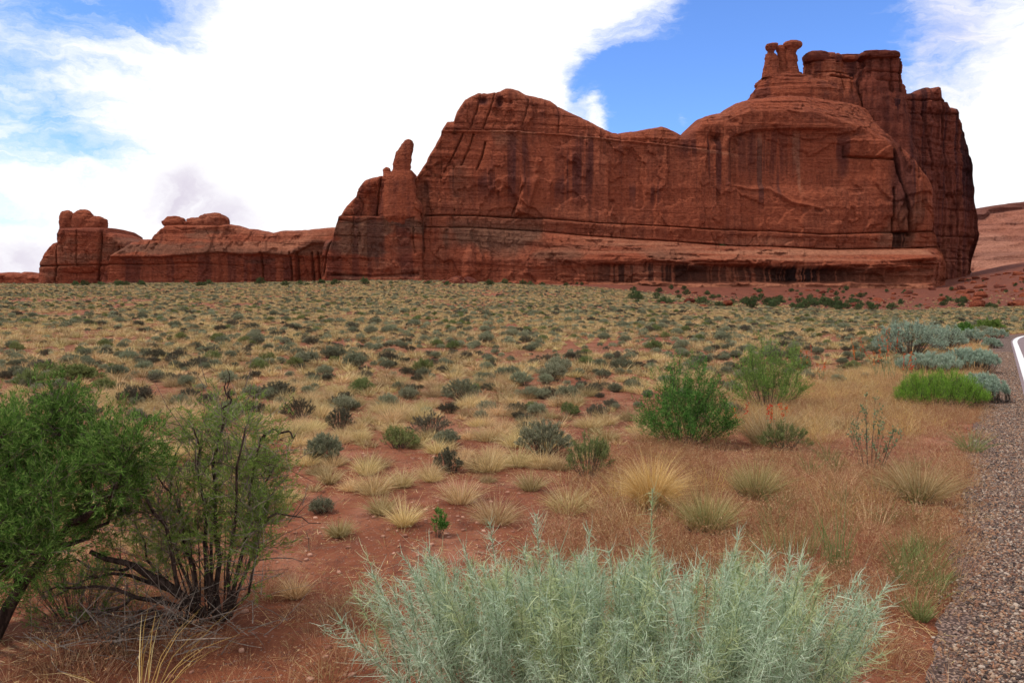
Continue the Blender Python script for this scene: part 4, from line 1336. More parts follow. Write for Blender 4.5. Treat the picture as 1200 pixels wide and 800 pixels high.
def build_middle_shrub():
    base = spot(248, 727)
    Y = base[1]
    main = limb_set([([(222, 728), (202, 655, -.1), (178, 585, -.1), (157, 547, -.05)], .016, .007),
                     ([(238, 727), (222, 645, .1), (206, 590, .1), (184, 556, .12)], .014, .005),
                     ([(246, 728), (240, 645), (236, 565, .05), (226, 500, .05)], .018, .005),
                     ([(258, 727), (254, 635, .1), (252, 560, .1), (264, 486, .1)], .02, .007),
                     ([(266, 725), (282, 645), (292, 565, -.05), (306, 515, -.05)], .016, .006),
                     ([(270, 722), (296, 645, .15), (312, 590, .15), (318, 552, .15)], .013, .005),
                     ([(262, 727), (272, 645, -.15), (278, 565, -.2), (288, 500, -.2)], .014, .005),
                     ([(240, 727), (212, 665, .25), (200, 600, .3), (206, 530, .3)], .013, .005),
                     ([(252, 727), (246, 640, .3), (258, 560, .35), (252, 490, .35)], .014, .005),
                     ([(236, 727), (190, 672, .3), (168, 630, .35), (158, 590, .4)], .012, .004),
                     ([(262, 727), (290, 690, -.1), (300, 640, -.15), (306, 600, -.2)], .012, .004)], Y)
    dead = limb_set([([(240, 718), (196, 688, -.05), (152, 656, -.05), (106, 646, -.05)], .027, .012),
                     ([(232, 722), (170, 700, -.1), (104, 686, -.15), (50, 694, -.2)], .014, .004),
                     ([(196, 690), (140, 672, .1), (96, 680, .1), (58, 700, .1)], .012, .003),
                     ([(220, 726), (176, 724, -.3), (140, 740, -.4), (108, 770, -.4)], .012, .003),
                     ([(214, 722), (170, 716, .1), (128, 716, .1), (90, 730, .1)], .012, .003),
                     ([(160, 662), (120, 668, .2), (84, 656, .25), (50, 668, .3)], .01, .003),
                     ([(190, 700), (150, 704, -.2), (112, 722, -.3), (70, 738, -.3)], .01, .003),
                     ([(230, 726), (196, 738, -.2), (160, 736, -.3), (118, 750, -.3)], .012, .003),
                     ([(264, 486, .1), (267, 468, .1), (263, 452, .1), (258, 444, .1)], .007, .002),
                     ([(266, 470, .1), (270, 458, .1), (270, 446, .1), (266, 432, .1)], .005, .0015),
                     ([(306, 515, -.05), (322, 504, -.05), (338, 504, -.05), (346, 510, -.05)], .009, .004),
                     ([(286, 618, -.1), (318, 604, -.15), (348, 606, -.15), (376, 613, -.15)], .006, .002),
                     ([(157, 547, -.05), (155, 546, -.05), (154, 545, -.05), (153, 544, -.05)], .007, .005),
                     ([(166, 560, 0), (168, 536, 0), (172, 520, 0), (174, 500, 0)], .005, .002),
                     ([(292, 565), (306, 556), (314, 545), (316, 532)], .005, .002)], Y)
    t = thing('desert_shrub', 'open yellow green shrub with many dark bare stems and broken dead branches', 'shrub', tuple(base))
    tr = Geo()
    for c, r in main:
        tr.add(*tube(c - base, r * .8, 7))
    for _ in range(16):                                         # the thicket of thin stems at the root crown
        a, b = rng.uniform(214, 276), rng.uniform(-.2, .25)
        e = a + (a - 246) * rng.uniform(.2, 1.2) + rng.normal(0, 8)
        w = np.stack([at(a, 729, Y + b), at((a + e) / 2 + rng.normal(0, 3), 680, Y + b), at(e, rng.uniform(590, 660), Y + b * 1.4)])
        tr.add(*tube(spline(w, 6) - base, np.linspace(.006, .002, 6), 5))
    obj('trunk', tr.mesh('trunk', M['bark'], True), t)
    for c, r in dead:
        dg = Geo()
        dg.add(*tube(c - base, r, 6))
        obj('dead_branch', dg.mesh('dead_branch', M['bark'], True), t)
    low = dead[1:8]
    _, tw2 = dress(low, 150, .16, 1, (.001, .001), .15, .12, .6, .0035)
    obj('dead_twig', local(tw2, base).mesh('dead_twig', M['twig']), t)
    _, tw3 = dress(main, 130, .34, 1, (.001, .001), .08, .25, .85, .0045)
    obj('dead_twig', local(tw3, base).mesh('dead_twig', M['twig']), t)
    fol, tw = dress(main, 520, .21, 18, (.027, .0038), .3, .15, .95, .0026)
    obj('foliage', local(fol, base).mesh('foliage', M['yellow_green']), t)
    obj('twig', local(tw, base).mesh('twig', M['dead']), t)
    KEEP_CLEAR.append((base[0], base[1], .4))
    # the heap of fallen grey twigs under its left side
    c = spot(190, 765)
    h = Geo()
    n = 190
    b = c + np.stack([rng.normal(-.05, .22, n), rng.normal(.1, .16, n), rng.uniform(.0, .12, n)], 1)
    h.add(*ribbons(b, np.stack([rng.normal(.2, 1, n), rng.normal(0, .6, n), rng.normal(.35, .3, n)], 1), rng.uniform(.12, .38, n), .005, rng.normal(0, .25, (n, 3)), 3, .4))
    o = obj('twig_heap', local(h, c).mesh('twig_heap', M['dead']), None, tuple(c))
    tag(o, 'tangle of fallen grey twigs lying below the broken dead branches', 'twig pile')


def build_silver_sage():
    c = drop(722, 830)[0]
    n = 370
    th, rr = rng.uniform(0, 2 * np.pi, n), np.sqrt(rng.uniform(0, 1, n))
    bx, by = np.cos(th) * rr * .88, np.sin(th) * rr * .4
    # outline of the plant's top, from the photograph, as a height along its width
    hx = np.array([-1.2, -1.05, -.85, -.6, -.35, -.1, .15, .4, .62, .85, 1.05, 1.25])
    hz = np.array([.42, .56, .60, .62, .63, .63, .64, .65, .63, .60, .53, .38])
    tx, ty = bx * 1.2 + rng.normal(0, .09, n), by * 1.4 + rng.normal(0, .09, n)
    top = np.interp(tx, hx, hz) * rng.uniform(.78, 1.08, n) * (1 - .25 * (ty / .6) ** 2) - .31 * np.maximum(ty, 0)
    for k, (px, py) in enumerate(((765, 572), (628, 602), (574, 612), (500, 636), (430, 650), (545, 640), (690, 622), (865, 628))):   # the plumes that stand above the rest
        p = at(px, py, c[1] + .15)
        tx[k], ty[k], top[k] = p[0] - c[0], .15, p[2] - c[2]
        bx[k], by[k] = tx[k] * .85, .12
    p0 = np.stack([bx, by, np.zeros(n) - .01], 1)
    p2 = np.stack([tx, ty, top], 1)
    p1 = np.stack([bx * .6 + tx * .4, by * .6 + ty * .4, top * .55], 1)
    stems = Geo()
    for k in range(n):
        stems.add(*tube(bez(p0[k], p1[k], p2[k], np.linspace(0, 1, 7)), np.linspace(.0035, .0012, 7), 4))
    per = 165
    k = np.repeat(np.arange(n), per)
    t = .18 + .82 * rng.uniform(0, 1, len(k)) ** .85
    b = bez(p0[k], p1[k], p2[k], t)
    tan = bez_t(p0[k], p1[k], p2[k], t)
    ang = rng.uniform(0, 2 * np.pi, len(k))
    a = unit(np.cross(tan, np.array([.3, 1, .1])))
    o = np.cos(ang)[:, None] * a + np.sin(ang)[:, None] * np.cross(tan, a)
    open_ = (1.5 - .9 * t ** 2)[:, None]
    d = unit(tan * .62 + o * open_ + rng.normal(0, .3, (len(k), 3)))
    L = rng.uniform(.035, .1, len(k)) * (1.15 - .4 * t)
    bend = tan * rng.uniform(-.7, .8, (len(k), 1)) - o * .25 + np.array([0, 0, -.22]) + rng.normal(0, .35, (len(k), 3))
    young = (rng.uniform(0, 1, n) < .3)[k] & (t > .45)          # yellower shoots among the silver ones
    fol, fol2 = Geo(), Geo()
    for g, m in ((fol, ~young), (fol2, young)):
        g.add(*ribbons(b[m], d[m], L[m], rng.uniform(.0018, .0032, m.sum()), bend[m], 3, .35))
    # short side shoots near the tips
    plant('silver_sagebrush', 'large pale silver green sagebrush of threadlike leaves in the lower middle', 'shrub', fol, stems, ('silver', 'sage_stalk'), tuple(c), extra=(('foliage', fol2, 'silver_young'),))
    for q in (-.8, -.3, .3, .8):
        KEEP_CLEAR.append((c[0] + q, c[1], .5))


def build_named_plants():
    # two green bushes on the verge
    kw = dict(n_main=105, twigs=14, n_leaf=14, leaf=(.042, .0062), base_r=.2, bare=.08, stem_r=.003, twig_len=.34, spread=.85, upright=.35, ragged=.3)
    place_bush('green_bush', 'wide fresh green bush behind the shaggy golden grass clump', 'shrub', 802, 517, 110, 84, ('green', 'stalk'), **kw)
    place_bush('green_bush', 'round paler green bush, second along the verge from the golden clump', 'shrub', 900, 477, 92, 74, ('yellow_green', 'stalk'), **dict(kw, n_main=80))
    # grey and silver mounds beside the road
    big = dict(n_main=120, twigs=10, n_leaf=9, leaf=(.06, .011), base_r=.3, bare=.45, stem_r=.008, twig_len=.22, spread=.8, upright=.6)
    place_bush('sagebrush', 'tallest grey sagebrush on the verge, beside the orange flower spikes', 'shrub', 1066, 419, 84, 46, ('silver_road', 'stalk'), **big)
    place_bush('sagebrush', 'mid-sized grey sagebrush just right of the tallest verge sagebrush', 'shrub', 1108, 409, 46, 27, ('silver_road', 'stalk'), **big)
    place_bush('sagebrush', 'small rounded grey sagebrush behind the long silver mound', 'shrub', 1140, 402, 28, 17, ('silver_road', 'stalk'), **dict(big, n_main=70))
    place_bush('sagebrush', 'low silver sagebrush far along the verge near the road bend', 'shrub', 1165, 396, 30, 12, ('silver_road', 'stalk'), **dict(big, n_main=70))
    place_bush('sagebrush', 'smallest silver sagebrush between long silver mound and road bend', 'shrub', 1162, 408, 22, 11, ('silver_road', 'stalk'), **dict(big, n_main=60))
    mound = dict(n_main=260, twigs=8, n_leaf=10, leaf=(.05, .006), base_r=.45, bare=.5, stem_r=.004, twig_len=.22, spread=.6, upright=.4, flat_top=.15)
    place_bush('silver_mound', 'long low silver sagebrush mound behind the lime green one', 'shrub', 1088, 440, 74, 26, ('silver_road', 'stalk'), ell=.8, rz=0, **mound)
    place_bush('silver_mound', 'dense silver sagebrush dome at the right end of the long mound', 'shrub', 1136, 437, 66, 28, ('silver_road', 'stalk'), ell=.8, rz=0, **mound)
    place_bush('silver_mound', 'silver sagebrush mound touching the gravel right of the lime green shrub', 'shrub', 1148, 471, 58, 32, ('silver_road', 'stalk'), ell=.8, rz=0, **mound)
    place_bush('lime_shrub', 'vivid lime green broom-like shrub mound beside the gravel shoulder', 'shrub', 1102, 476, 104, 36, ('lime', 'stalk'), ell=.7, rz=0,
               **dict(mound, n_main=420, n_leaf=9, leaf=(.06, .0034), spread=.5, twig_len=.42, upright=.3, flat_top=0, ragged=.2, bare=.25))
    place_bush('green_bush', 'small dark green bush among far grey sagebrush near the bend', 'shrub', 1129, 393, 22, 13, ('green', 'stalk'), **dict(kw, leaf=(.06, .012)))
    place_bush('green_bush', 'yellow green low bush at the far end of the verge', 'shrub', 1160, 386, 34, 11, ('yellow_green', 'stalk'), **dict(kw, leaf=(.07, .012)))
    # leafy plant with round leaves, olive bushes
    place_bush('leafy_plant', 'grey green plant with small round leaves amid rusty grass', 'plant', 1020, 550, 70, 92, ('mallow_leaf', 'stalk'), n_main=22, twigs=6, n_leaf=4, leaf=(.024, .017), base_r=.12, bare=.2, stem_r=.0028, twig_len=.22, spread=.9)
    ol = dict(n_main=60, twigs=9, n_leaf=10, leaf=(.03, .004), base_r=.08, bare=.3, stem_r=.003, twig_len=.28, spread=.65)
    place_bush('olive_bush', 'thin olive bush with dark leaning stem on bare sand', 'shrub', 690, 557, 58, 48, ('olive', 'stalk'), **ol)
    place_bush('olive_bush', 'low green bush on the verge below the straw grass', 'shrub', 920, 528, 62, 32, ('olive', 'stalk'), **ol)
    place_bush('green_bush', 'small green seedling bush between silver sagebrush and sand', 'plant', 512, 628, 26, 32, ('green', 'stalk'), n_main=14, twigs=6, n_leaf=8, leaf=(.03, .006), base_r=.03, bare=.2, stem_r=.002, twig_len=.3, spread=.7)
    place_bush('undergrowth_bush', 'low yellow green bush in the shade under the left shrub', 'shrub', 92, 722, 150, 74, ('yellow_green', 'stalk'), n_main=90, twigs=8, n_leaf=9, leaf=(.022, .003), base_r=.14, bare=.15, stem_r=.002, twig_len=.3, spread=.7)
    sg = dict(n_main=110, twigs=8, n_leaf=9, leaf=(.035, .0055), base_r=.1, bare=.35, stem_r=.003, twig_len=.22, spread=.5, upright=.75)
    place_bush('sagebrush', 'bushy grey green sagebrush standing alone on sand in mid field', 'shrub', 638, 532, 66, 40, ('silver_field', 'stalk'), **sg)
    place_bush('sagebrush', 'broad dark-bottomed sagebrush in mid field, farther than the lone one', 'shrub', 540, 469, 52, 24, ('silver_field', 'stalk'), **sg)
    place_bush('sagebrush', 'grey sagebrush on sand at the right tip of the open shrub', 'shrub', 380, 540, 46, 30, ('silver_field', 'stalk'), **sg)
    dk = dict(sg, leaf=(.024, .006), n_main=80, twigs=6, n_leaf=7)
    place_bush('blackbrush', 'dark leafed bush beside a bare sand patch, left of centre field', 'shrub', 350, 490, 42, 24, ('dark_field', 'stalk'), **dk)
    place_bush('blackbrush', 'dark twiggy bush just right of another dark bush, near field', 'shrub', 398, 502, 36, 24, ('dark_field', 'stalk'), **dk)
    place_bush('blackbrush', 'small dark twiggy bush between straw tufts on red sand', 'shrub', 525, 552, 36, 26, ('dark_field', 'stalk'), **dk)
    place_bush('blackbrush', 'low dark bush behind row of straw tufts', 'shrub', 505, 508, 58, 24, ('dark_field', 'stalk'), **dk)
    place_bush('low_green_bush', 'long low moss green bush in the left field', 'shrub', 86, 446, 74, 17, ('olive', 'stalk'), ell=.4, rz=0, **dict(sg, leaf=(.06, .012)))
    # grass clumps of the verge
    place_tuft('grass_clump', 'shaggy golden grass clump drooping over a dark base', 764, 597, 66, 84, 'gold', 2000, wid=.0036, droop=.6, lean=.34, rfac=.2,
               extra=(('stubble', 'dark_field', dict(h=26, r=16, n=160, wid=.004, lean=.6, droop=.1)),))
    place_tuft('grass_clump', 'green and tan grass clump directly behind the silver sagebrush', 828, 622, 72, 56, 'tawny', 800, lean=.8, droop=.2,
               extra=(('stubble', 'dark_field', dict(h=24, r=20, n=200, wid=.004, lean=.7, droop=.1)), ('green_blade', 'olive', dict(h=58, r=12, n=120, wid=.003, lean=.5, droop=.15))))
    place_tuft('grass_clump', 'tan grass clump with black stubble, above the green and tan clump', 886, 582, 66, 52, 'tawny', 800, lean=.8, droop=.25,
               extra=(('stubble', 'dark_field', dict(h=24, r=20, n=200, wid=.004, lean=.7, droop=.1)),))
    place_tuft('grass_clump', 'tall pale straw clump with orange spikes rising from it', 902, 520, 92, 56, 'straw', 800, lean=.8, droop=.3)
    place_tuft('grass_clump', 'loose tan clump near the gravel, below the lime shrub', 1078, 585, 96, 66, 'tawny', 800, lean=.9, droop=.35,
               extra=(('stubble', 'dark_field', dict(h=22, r=22, n=160, wid=.004, lean=.7, droop=.1)),))
    place_tuft('grass_clump', 'small green grass tuft at the very edge of the gravel', 1080, 727, 30, 34, 'olive', 120, lean=.6, droop=.2)
    place_tuft('grass_clump', 'greenish grass tuft leaning over the gravel in middle distance', 1138, 530, 40, 40, 'olive', 220, lean=.8, droop=.3)
    place_tuft('grass_clump', 'thin upright yellow green grass, just above right end of silver sagebrush', 982, 668, 40, 92, 'olive', 70, wid=.004, lean=.25, droop=.08, rfac=.3)
    place_tuft('grass_clump', 'sparse yellow green grass stand amid rusty grass', 930, 655, 100, 74, 'olive', 150, wid=.0028, lean=.5, droop=.3, rfac=.45)
    place_tuft('grass_clump', 'long bleached grass stalks arching at the lower left corner', 165, 812, 120, 120, 'gold', 26, wid=.005, lean=.9, droop=.5, rfac=.3)
    for px, py, w, h, lb in ((430, 556, 34, 32, 'squat straw tuft right beside the grey sagebrush tip'), (386, 566, 32, 26, 'straw tuft on sand just below the grey sagebrush'),
                             (446, 602, 40, 34, 'front straw tuft of the pair left of centre'), (474, 616, 40, 40, 'straw tuft touching the pair left of centre'),
                             (540, 588, 66, 38, 'wide straw tuft with dark centre on sand'), (622, 574, 40, 32, 'straw tuft below the lone sagebrush'),
                             (576, 546, 26, 30, 'upright pale straw tuft left of the lone sagebrush'), (346, 700, 34, 34, 'small straw tuft between open shrub and silver sagebrush'),
                             (470, 570, 42, 26, 'straw tuft between two pairs of straw tufts'), (398, 628, 40, 26, 'sparse grey straw tuft near the open shrub'),
                             (298, 590, 36, 30, 'straw tuft seen through the open shrub stems')):
        place_tuft('bunchgrass', lb, px, py, w, h, 'straw', 420, droop=.35, lean=.85)
    for k in range(26):
        px, py = rng.uniform(840, 1120), rng.uniform(520, 740)
        if py > 640: px = rng.uniform(1045, 1100)
        p = spot(px, py)
        if road_side(p[0], p[1]) > -.72: continue
        t = thing('green_weed', 'low green weed tuft among the rusty verge grass', 'weed', tuple(p), 'green weeds in the rusty verge grass')
        g = tuft(rng.uniform(.16, .32), 70, .07, .0034, .7, .25)
        obj('blade', g.mesh('blade', M['olive']), t)
    # orange globemallow spikes
    for px, py, h, ns, lb in ((1006, 436, 42, 4, 'orange flower spikes left of the tallest sagebrush'), (1043, 446, 70, 6, 'brightest orange flower spikes in front of tallest sagebrush'),
                              (1028, 444, 46, 4, 'orange flower spikes between two taller orange ones'), (1060, 452, 40, 5, 'short orange flower spikes left of the lime shrub'),
                              (946, 440, 40, 3, 'lone leaning orange flower spikes right of round green bush'), (962, 446, 26, 3, 'small orange flower spikes right of the leaning ones'),
                              (897, 510, 40, 3, 'red orange flower spikes in pale straw grass'), (922, 506, 32, 3, 'red orange flower spikes at right side of straw clump'), (870, 500, 28, 2, 'red orange flower spikes at left side of straw clump')):
        p = spot(px, py)
        s = p[1] / F
        hh = h * s
        st, lf = Geo(), Geo()
        t_ = thing('globemallow', lb, 'flower', tuple(p), 'orange flower spikes on the verge')
        for k in range(ns):
            fl = Geo()
            b = np.array([rng.normal(0, .07), rng.normal(0, .07), 0])
            e = b + np.array([rng.normal(0, .14 * hh), rng.normal(0, .14 * hh), hh * rng.uniform(.7, 1.05)])
            cv = spline(np.stack([b, (b + e) / 2 + rng.normal(0, .02, 3), e]), 8)
            st.add(*tube(cv, np.linspace(.004, .002, 8), 4))
            m = 28
            t = rng.uniform(.5, 1.0, m)
            q = b + (e - b) * t[:, None] + rng.normal(0, .006, (m, 3))
            fl.add(*leaves(q, rng.normal(0, 1, (m, 3)) + np.array([0, 0, .3]), .027 * rng.uniform(.7, 1.2, m), .022))
            obj('blossom', fl.mesh('blossom', M['petal']), t_)
            m = 14
            t = rng.uniform(.05, .5, m)
            q = b + (e - b) * t[:, None]
            lf.add(*leaves(q, rng.normal(0, 1, (m, 3)), .03, .016))
        t = t_
        obj('stem', st.mesh('stem', M['mallow_leaf']), t)
        obj('foliage', lf.mesh('foliage', M['mallow_leaf']), t)


build_left_tree()
build_middle_shrub()
build_silver_sage()
build_named_plants()


# ------------------------------------------------------------------ the open flat
def verge(x, y):
    """How much a spot belongs to the rusty grass of the verge (0 to 1)."""
    px, py = to_pixel(np.stack([x, y, gz(x, y)], -1))
    edge = np.interp(py, [400, 440, 480, 520, 560, 600, 650, 700, 800], [1150, 985, 860, 735, 680, 640, 590, 540, 500])
    right = sstep(px - edge, -30, 60)
    left = .8 * sstep(py, 640, 700) * (1 - sstep(px, 400, 470))
    return np.maximum(right * sstep(py, 395, 425), left)


def build_flat():
    near = dict(
        sagebrush=[bush(.6, .36, 110, 8, 7, (.034, .0085), .12, .25, .003, .6, .26, .8, flat_top=.1) for _ in range(4)],
        blackbrush=[bush(.6, .3, 110, 7, 7, (.026, .009), .12, .2, .003, .45, .26, .85, flat_top=.1) for _ in range(3)],
        green=[bush(.6, .34, 90, 7, 7, (.036, .009), .12, .2, .003, .5, .26, .8) for _ in range(2)])
    far = dict(
        sagebrush=[bush(.6, .36, 40, 4, 4, (.08, .028), .12, .2, .005, .6, .22, .8, flat_top=.1) for _ in range(5)],
        blackbrush=[bush(.6, .3, 40, 4, 4, (.075, .028), .12, .2, .005, .45, .22, .8, flat_top=.1) for _ in range(4)],
        green=[bush(.6, .34, 34, 4, 4, (.08, .028), .12, .2, .005, .5, .22, .8) for _ in range(2)])
    mats = dict(sagebrush='silver_field', blackbrush='dark_field', green='olive')
    words_ = dict(sagebrush=('sagebrush', 'grey green sagebrush clump scattered among straw tufts on the open flat', 'shrub', 'grey sagebrush scattered over the flat'),
                  blackbrush=('blackbrush', 'dark brown green low bush scattered on the open flat', 'shrub', 'dark low bushes scattered over the flat'),
                  green=('olive_bush', 'small olive green bush scattered among grey shrubs on the flat', 'shrub', 'olive green bushes scattered over the flat'))
    tn = [tuft(.31, 520, .095, .0038, .85, .45).mesh('bunchgrass', M['straw']) for _ in range(5)]
    tf = [tuft(.31, 120, .12, .017, .85, .4).mesh('bunchgrass', M['straw']) for _ in range(5)]
    rate = dict(tuft=6.8, sagebrush=1.2, blackbrush=1.0, green=.17)
    for kind in ('tuft', 'sagebrush', 'blackbrush', 'green'):
        Y1 = 245.0
        area = Y1 ** 2 / 2 * (1660 / F)
        x, y = wedge(int(area * rate[kind] * 1.5), 4.9, Y1, -180, 1480)
        z = gz(x, y)
        keep = rng.uniform(0, 1, len(x)) < ((.3 if kind == 'tuft' else .5) + (.7 if kind == 'tuft' else .5) * (1 - sstep(y, 25, 150))) / 1.5
        seed = dict(tuft=1.0, sagebrush=2.0, blackbrush=3.0, green=4.0)[kind]
        patch = -.06 + .3 * (1 - sstep(y, 11, 26)) + fbm(x * .33, y * .33, seed * 0 + 3.0, 3) + .5 * fbm(x * .06, y * .06, seed * 7, 3)
        keep &= rng.uniform(0, 1, len(x)) < .12 + 1.2 * sstep(patch, -.42, .12)
        keep &= rng.uniform(0, 1, len(x)) > .97 * verge(x, y)
        rs = road_side(x, y)
        keep &= (rs < -1.0) | (rs > 8.5)
        keep &= clear_of(x, y, .08 if kind == 'tuft' else .28)
        if kind != 'tuft':
            keep &= (y > 11) | (rng.uniform(0, 1, len(x)) < .3)
        px, py = to_pixel(np.stack([x, y, z], -1))
        keep &= rng.uniform(0, 1, len(x)) > .95 * talus_part(x, y)
        keep &= ~((px > 160) & (px < 560) & (py > 610) & (rng.uniform(0, 1, len(x)) < .8))
        x, y, z, px, py = (a[keep] for a in (x, y, z, px, py))
        s = (rng.uniform(.4, 1.05, len(x)) if kind == 'tuft' else rng.uniform(.28, .82, len(x))) * (1 + (.5 if kind == 'tuft' else .22) * sstep(y, 60, 190))
        if kind == 'green':
            s *= 1.15
        if kind in ('sagebrush', 'blackbrush'):
            s *= np.where(rng.uniform(0, 1, len(x)) < .12, 1.35, .8)
        rz = rng.uniform(0, 2 * np.pi, len(x))
        inside = (px > -15) & (px < 1215) & (py < 815)
        order = np.argsort(np.where(inside, -s / y, 0))
        top = order[:300]
        rest = order[300:]
        P = np.stack([x, y, z - .01], 1)
        if kind == 'tuft':
            for k, i in enumerate(top):
                o = obj('bunchgrass', tn[k % len(tn)], None, tuple(P[i]))
                o.rotation_euler, o.scale = (0, 0, rz[i]), (s[i],) * 3
                tag(o, 'straw coloured bunchgrass tuft scattered over the red sand flat', 'grass tuft', 'straw tufts scattered over the flat')
            scatter('bunchgrass_field', P[rest], rz[rest], s[rest], tf)
        else:
            nm, lb, cat, grp = words_[kind]
            protos = []
            for fol, st in near[kind]:
                protos.append((fol.mesh('foliage', M[mats[kind]]), st.mesh('stem', M['stalk'])))
            for k, i in enumerate(top):
                t = thing(nm, lb, cat, tuple(P[i]), grp)
                t.rotation_euler, t.scale = (0, 0, rz[i]), (s[i],) * 3
                fm, sm = protos[k % len(protos)]
                obj('foliage', fm, t)
                obj('stem', sm, t)
            ms = [fol.mesh('shrub', M[mats[kind]]) for fol, st in far[kind]]
            scatter(dict(sagebrush='sagebrush_field', blackbrush='blackbrush_field', green='olive_bush_field')[kind], P[rest], rz[rest], s[rest], ms)


build_flat()


def build_verge_grass():
    cl = []
    for _ in range(6):
        g = tuft(.21, 60, .11, .0022, .75, .35)
        # nodding seed heads
        n = 46
        b = np.stack([rng.normal(0, .09, n), rng.normal(0, .09, n), rng.uniform(.05, .2, n)], 1)
        g.add(*leaves(b, rng.normal(0, .8, (n, 3)) + np.array([0, 0, .2]), .022, .0045))
        cl.append(g.mesh('cheatgrass', M['cheat']))
    x, y = wedge(42000, 3.0, 24, -60, 1260)
    v = verge(x, y)
    rs = road_side(x, y)
    keep = rng.uniform(0, 1, len(x)) < v * (.25 + .75 * sstep(fbm(x * .8, y * .8, 6.0, 3), -.35, .15))
    keep &= (rs < -.58) & ((rs < -.74) | (rng.uniform(0, 1, len(x)) < .35))
    keep &= rng.uniform(0, 1, len(x)) < 1.15 - .5 * sstep(y, 9, 20)
    keep &= clear_of(x, y, -.02)
    px, py = to_pixel(np.stack([x, y, gz(x, y)], -1))
    keep &= ~((px < 450) & (rng.uniform(0, 1, len(x)) < .3))
    x, y = x[keep], y[keep]
    scatter('rusty_grass', np.stack([x, y, gz(x, y) - .005], 1), rng.uniform(0, 6.28, len(x)), rng.uniform(.5, 1.15, len(x)), cl)
    st = [tuft(.3, 46, .12, .003, .8, .3).mesh('dry_grass', M['gold'] if k % 2 else M['straw']) for k in range(4)]
    x, y = wedge(44000, 5.0, 40, 500, 1200)
    px, py = to_pixel(np.stack([x, y, gz(x, y)], -1))
    w = verge(x, y) * sstep(fbm(x * .6, y * .6, 16.0, 3) + .6 * sstep(-py, -530, -455), .02, .32)
    keep = (rng.uniform(0, 1, len(x)) < w * (.6 - .38 * sstep(py, 500, 570))) & (road_side(x, y) < -.8) & clear_of(x, y, -.05)
    x, y = x[keep], y[keep]
    scatter('dry_grass', np.stack([x, y, gz(x, y) - .005], 1), rng.uniform(0, 6.28, len(x)), rng.uniform(.5, 1.2, len(x)), st)


build_verge_grass()


def build_litter():
    kinds = []
    for k in range(5):
        n = 34
        b = np.stack([rng.normal(0, .13, n), rng.normal(0, .13, n), rng.uniform(.003, .014, n)], 1)
        g = Geo()
        g.add(*ribbons(b, np.stack([rng.normal(0, 1, n), rng.normal(0, 1, n), rng.normal(0, .12, n)], 1), rng.uniform(.02, .11, n), .0032, rng.normal(0, .2, (n, 3)) * np.array([1, 1, .2]), 2, .5, np.array([0, 0, 1.0])))
        kinds.append(g.mesh('litter', M['cheat'] if k % 2 else M['straw']))
    x, y = wedge(16000, 2.8, 26, -80, 1200)
    keep = (rng.uniform(0, 1, len(x)) < .15 + .85 * sstep(fbm(x * .5, y * .5, 22.0, 3), -.25, .15)) & (road_side(x, y) < -.7)
    x, y = x[keep], y[keep]
    scatter('plant_litter', np.stack([x, y, gz(x, y)], 1), rng.uniform(0, 6.28, len(x)), rng.uniform(.6, 1.3, len(x)), kinds)
    # thin dry seedlings between the tufts
    small = [tuft(.1, 16, .05, .0026, .9, .3).mesh('seedling', M['tawny'] if k % 2 else M['cheat']) for k in range(4)]
    x, y = wedge(9000, 3.2, 22, -60, 1000)
    keep = (rng.uniform(0, 1, len(x)) < .1 + .9 * sstep(fbm(x * .45, y * .45, 25.0, 3), -.1, .3)) & (road_side(x, y) < -.9)
    x, y = x[keep], y[keep]
    scatter('dry_grass', np.stack([x, y, gz(x, y)], 1), rng.uniform(0, 6.28, len(x)), rng.uniform(.5, 1.5, len(x)), small)


build_litter()


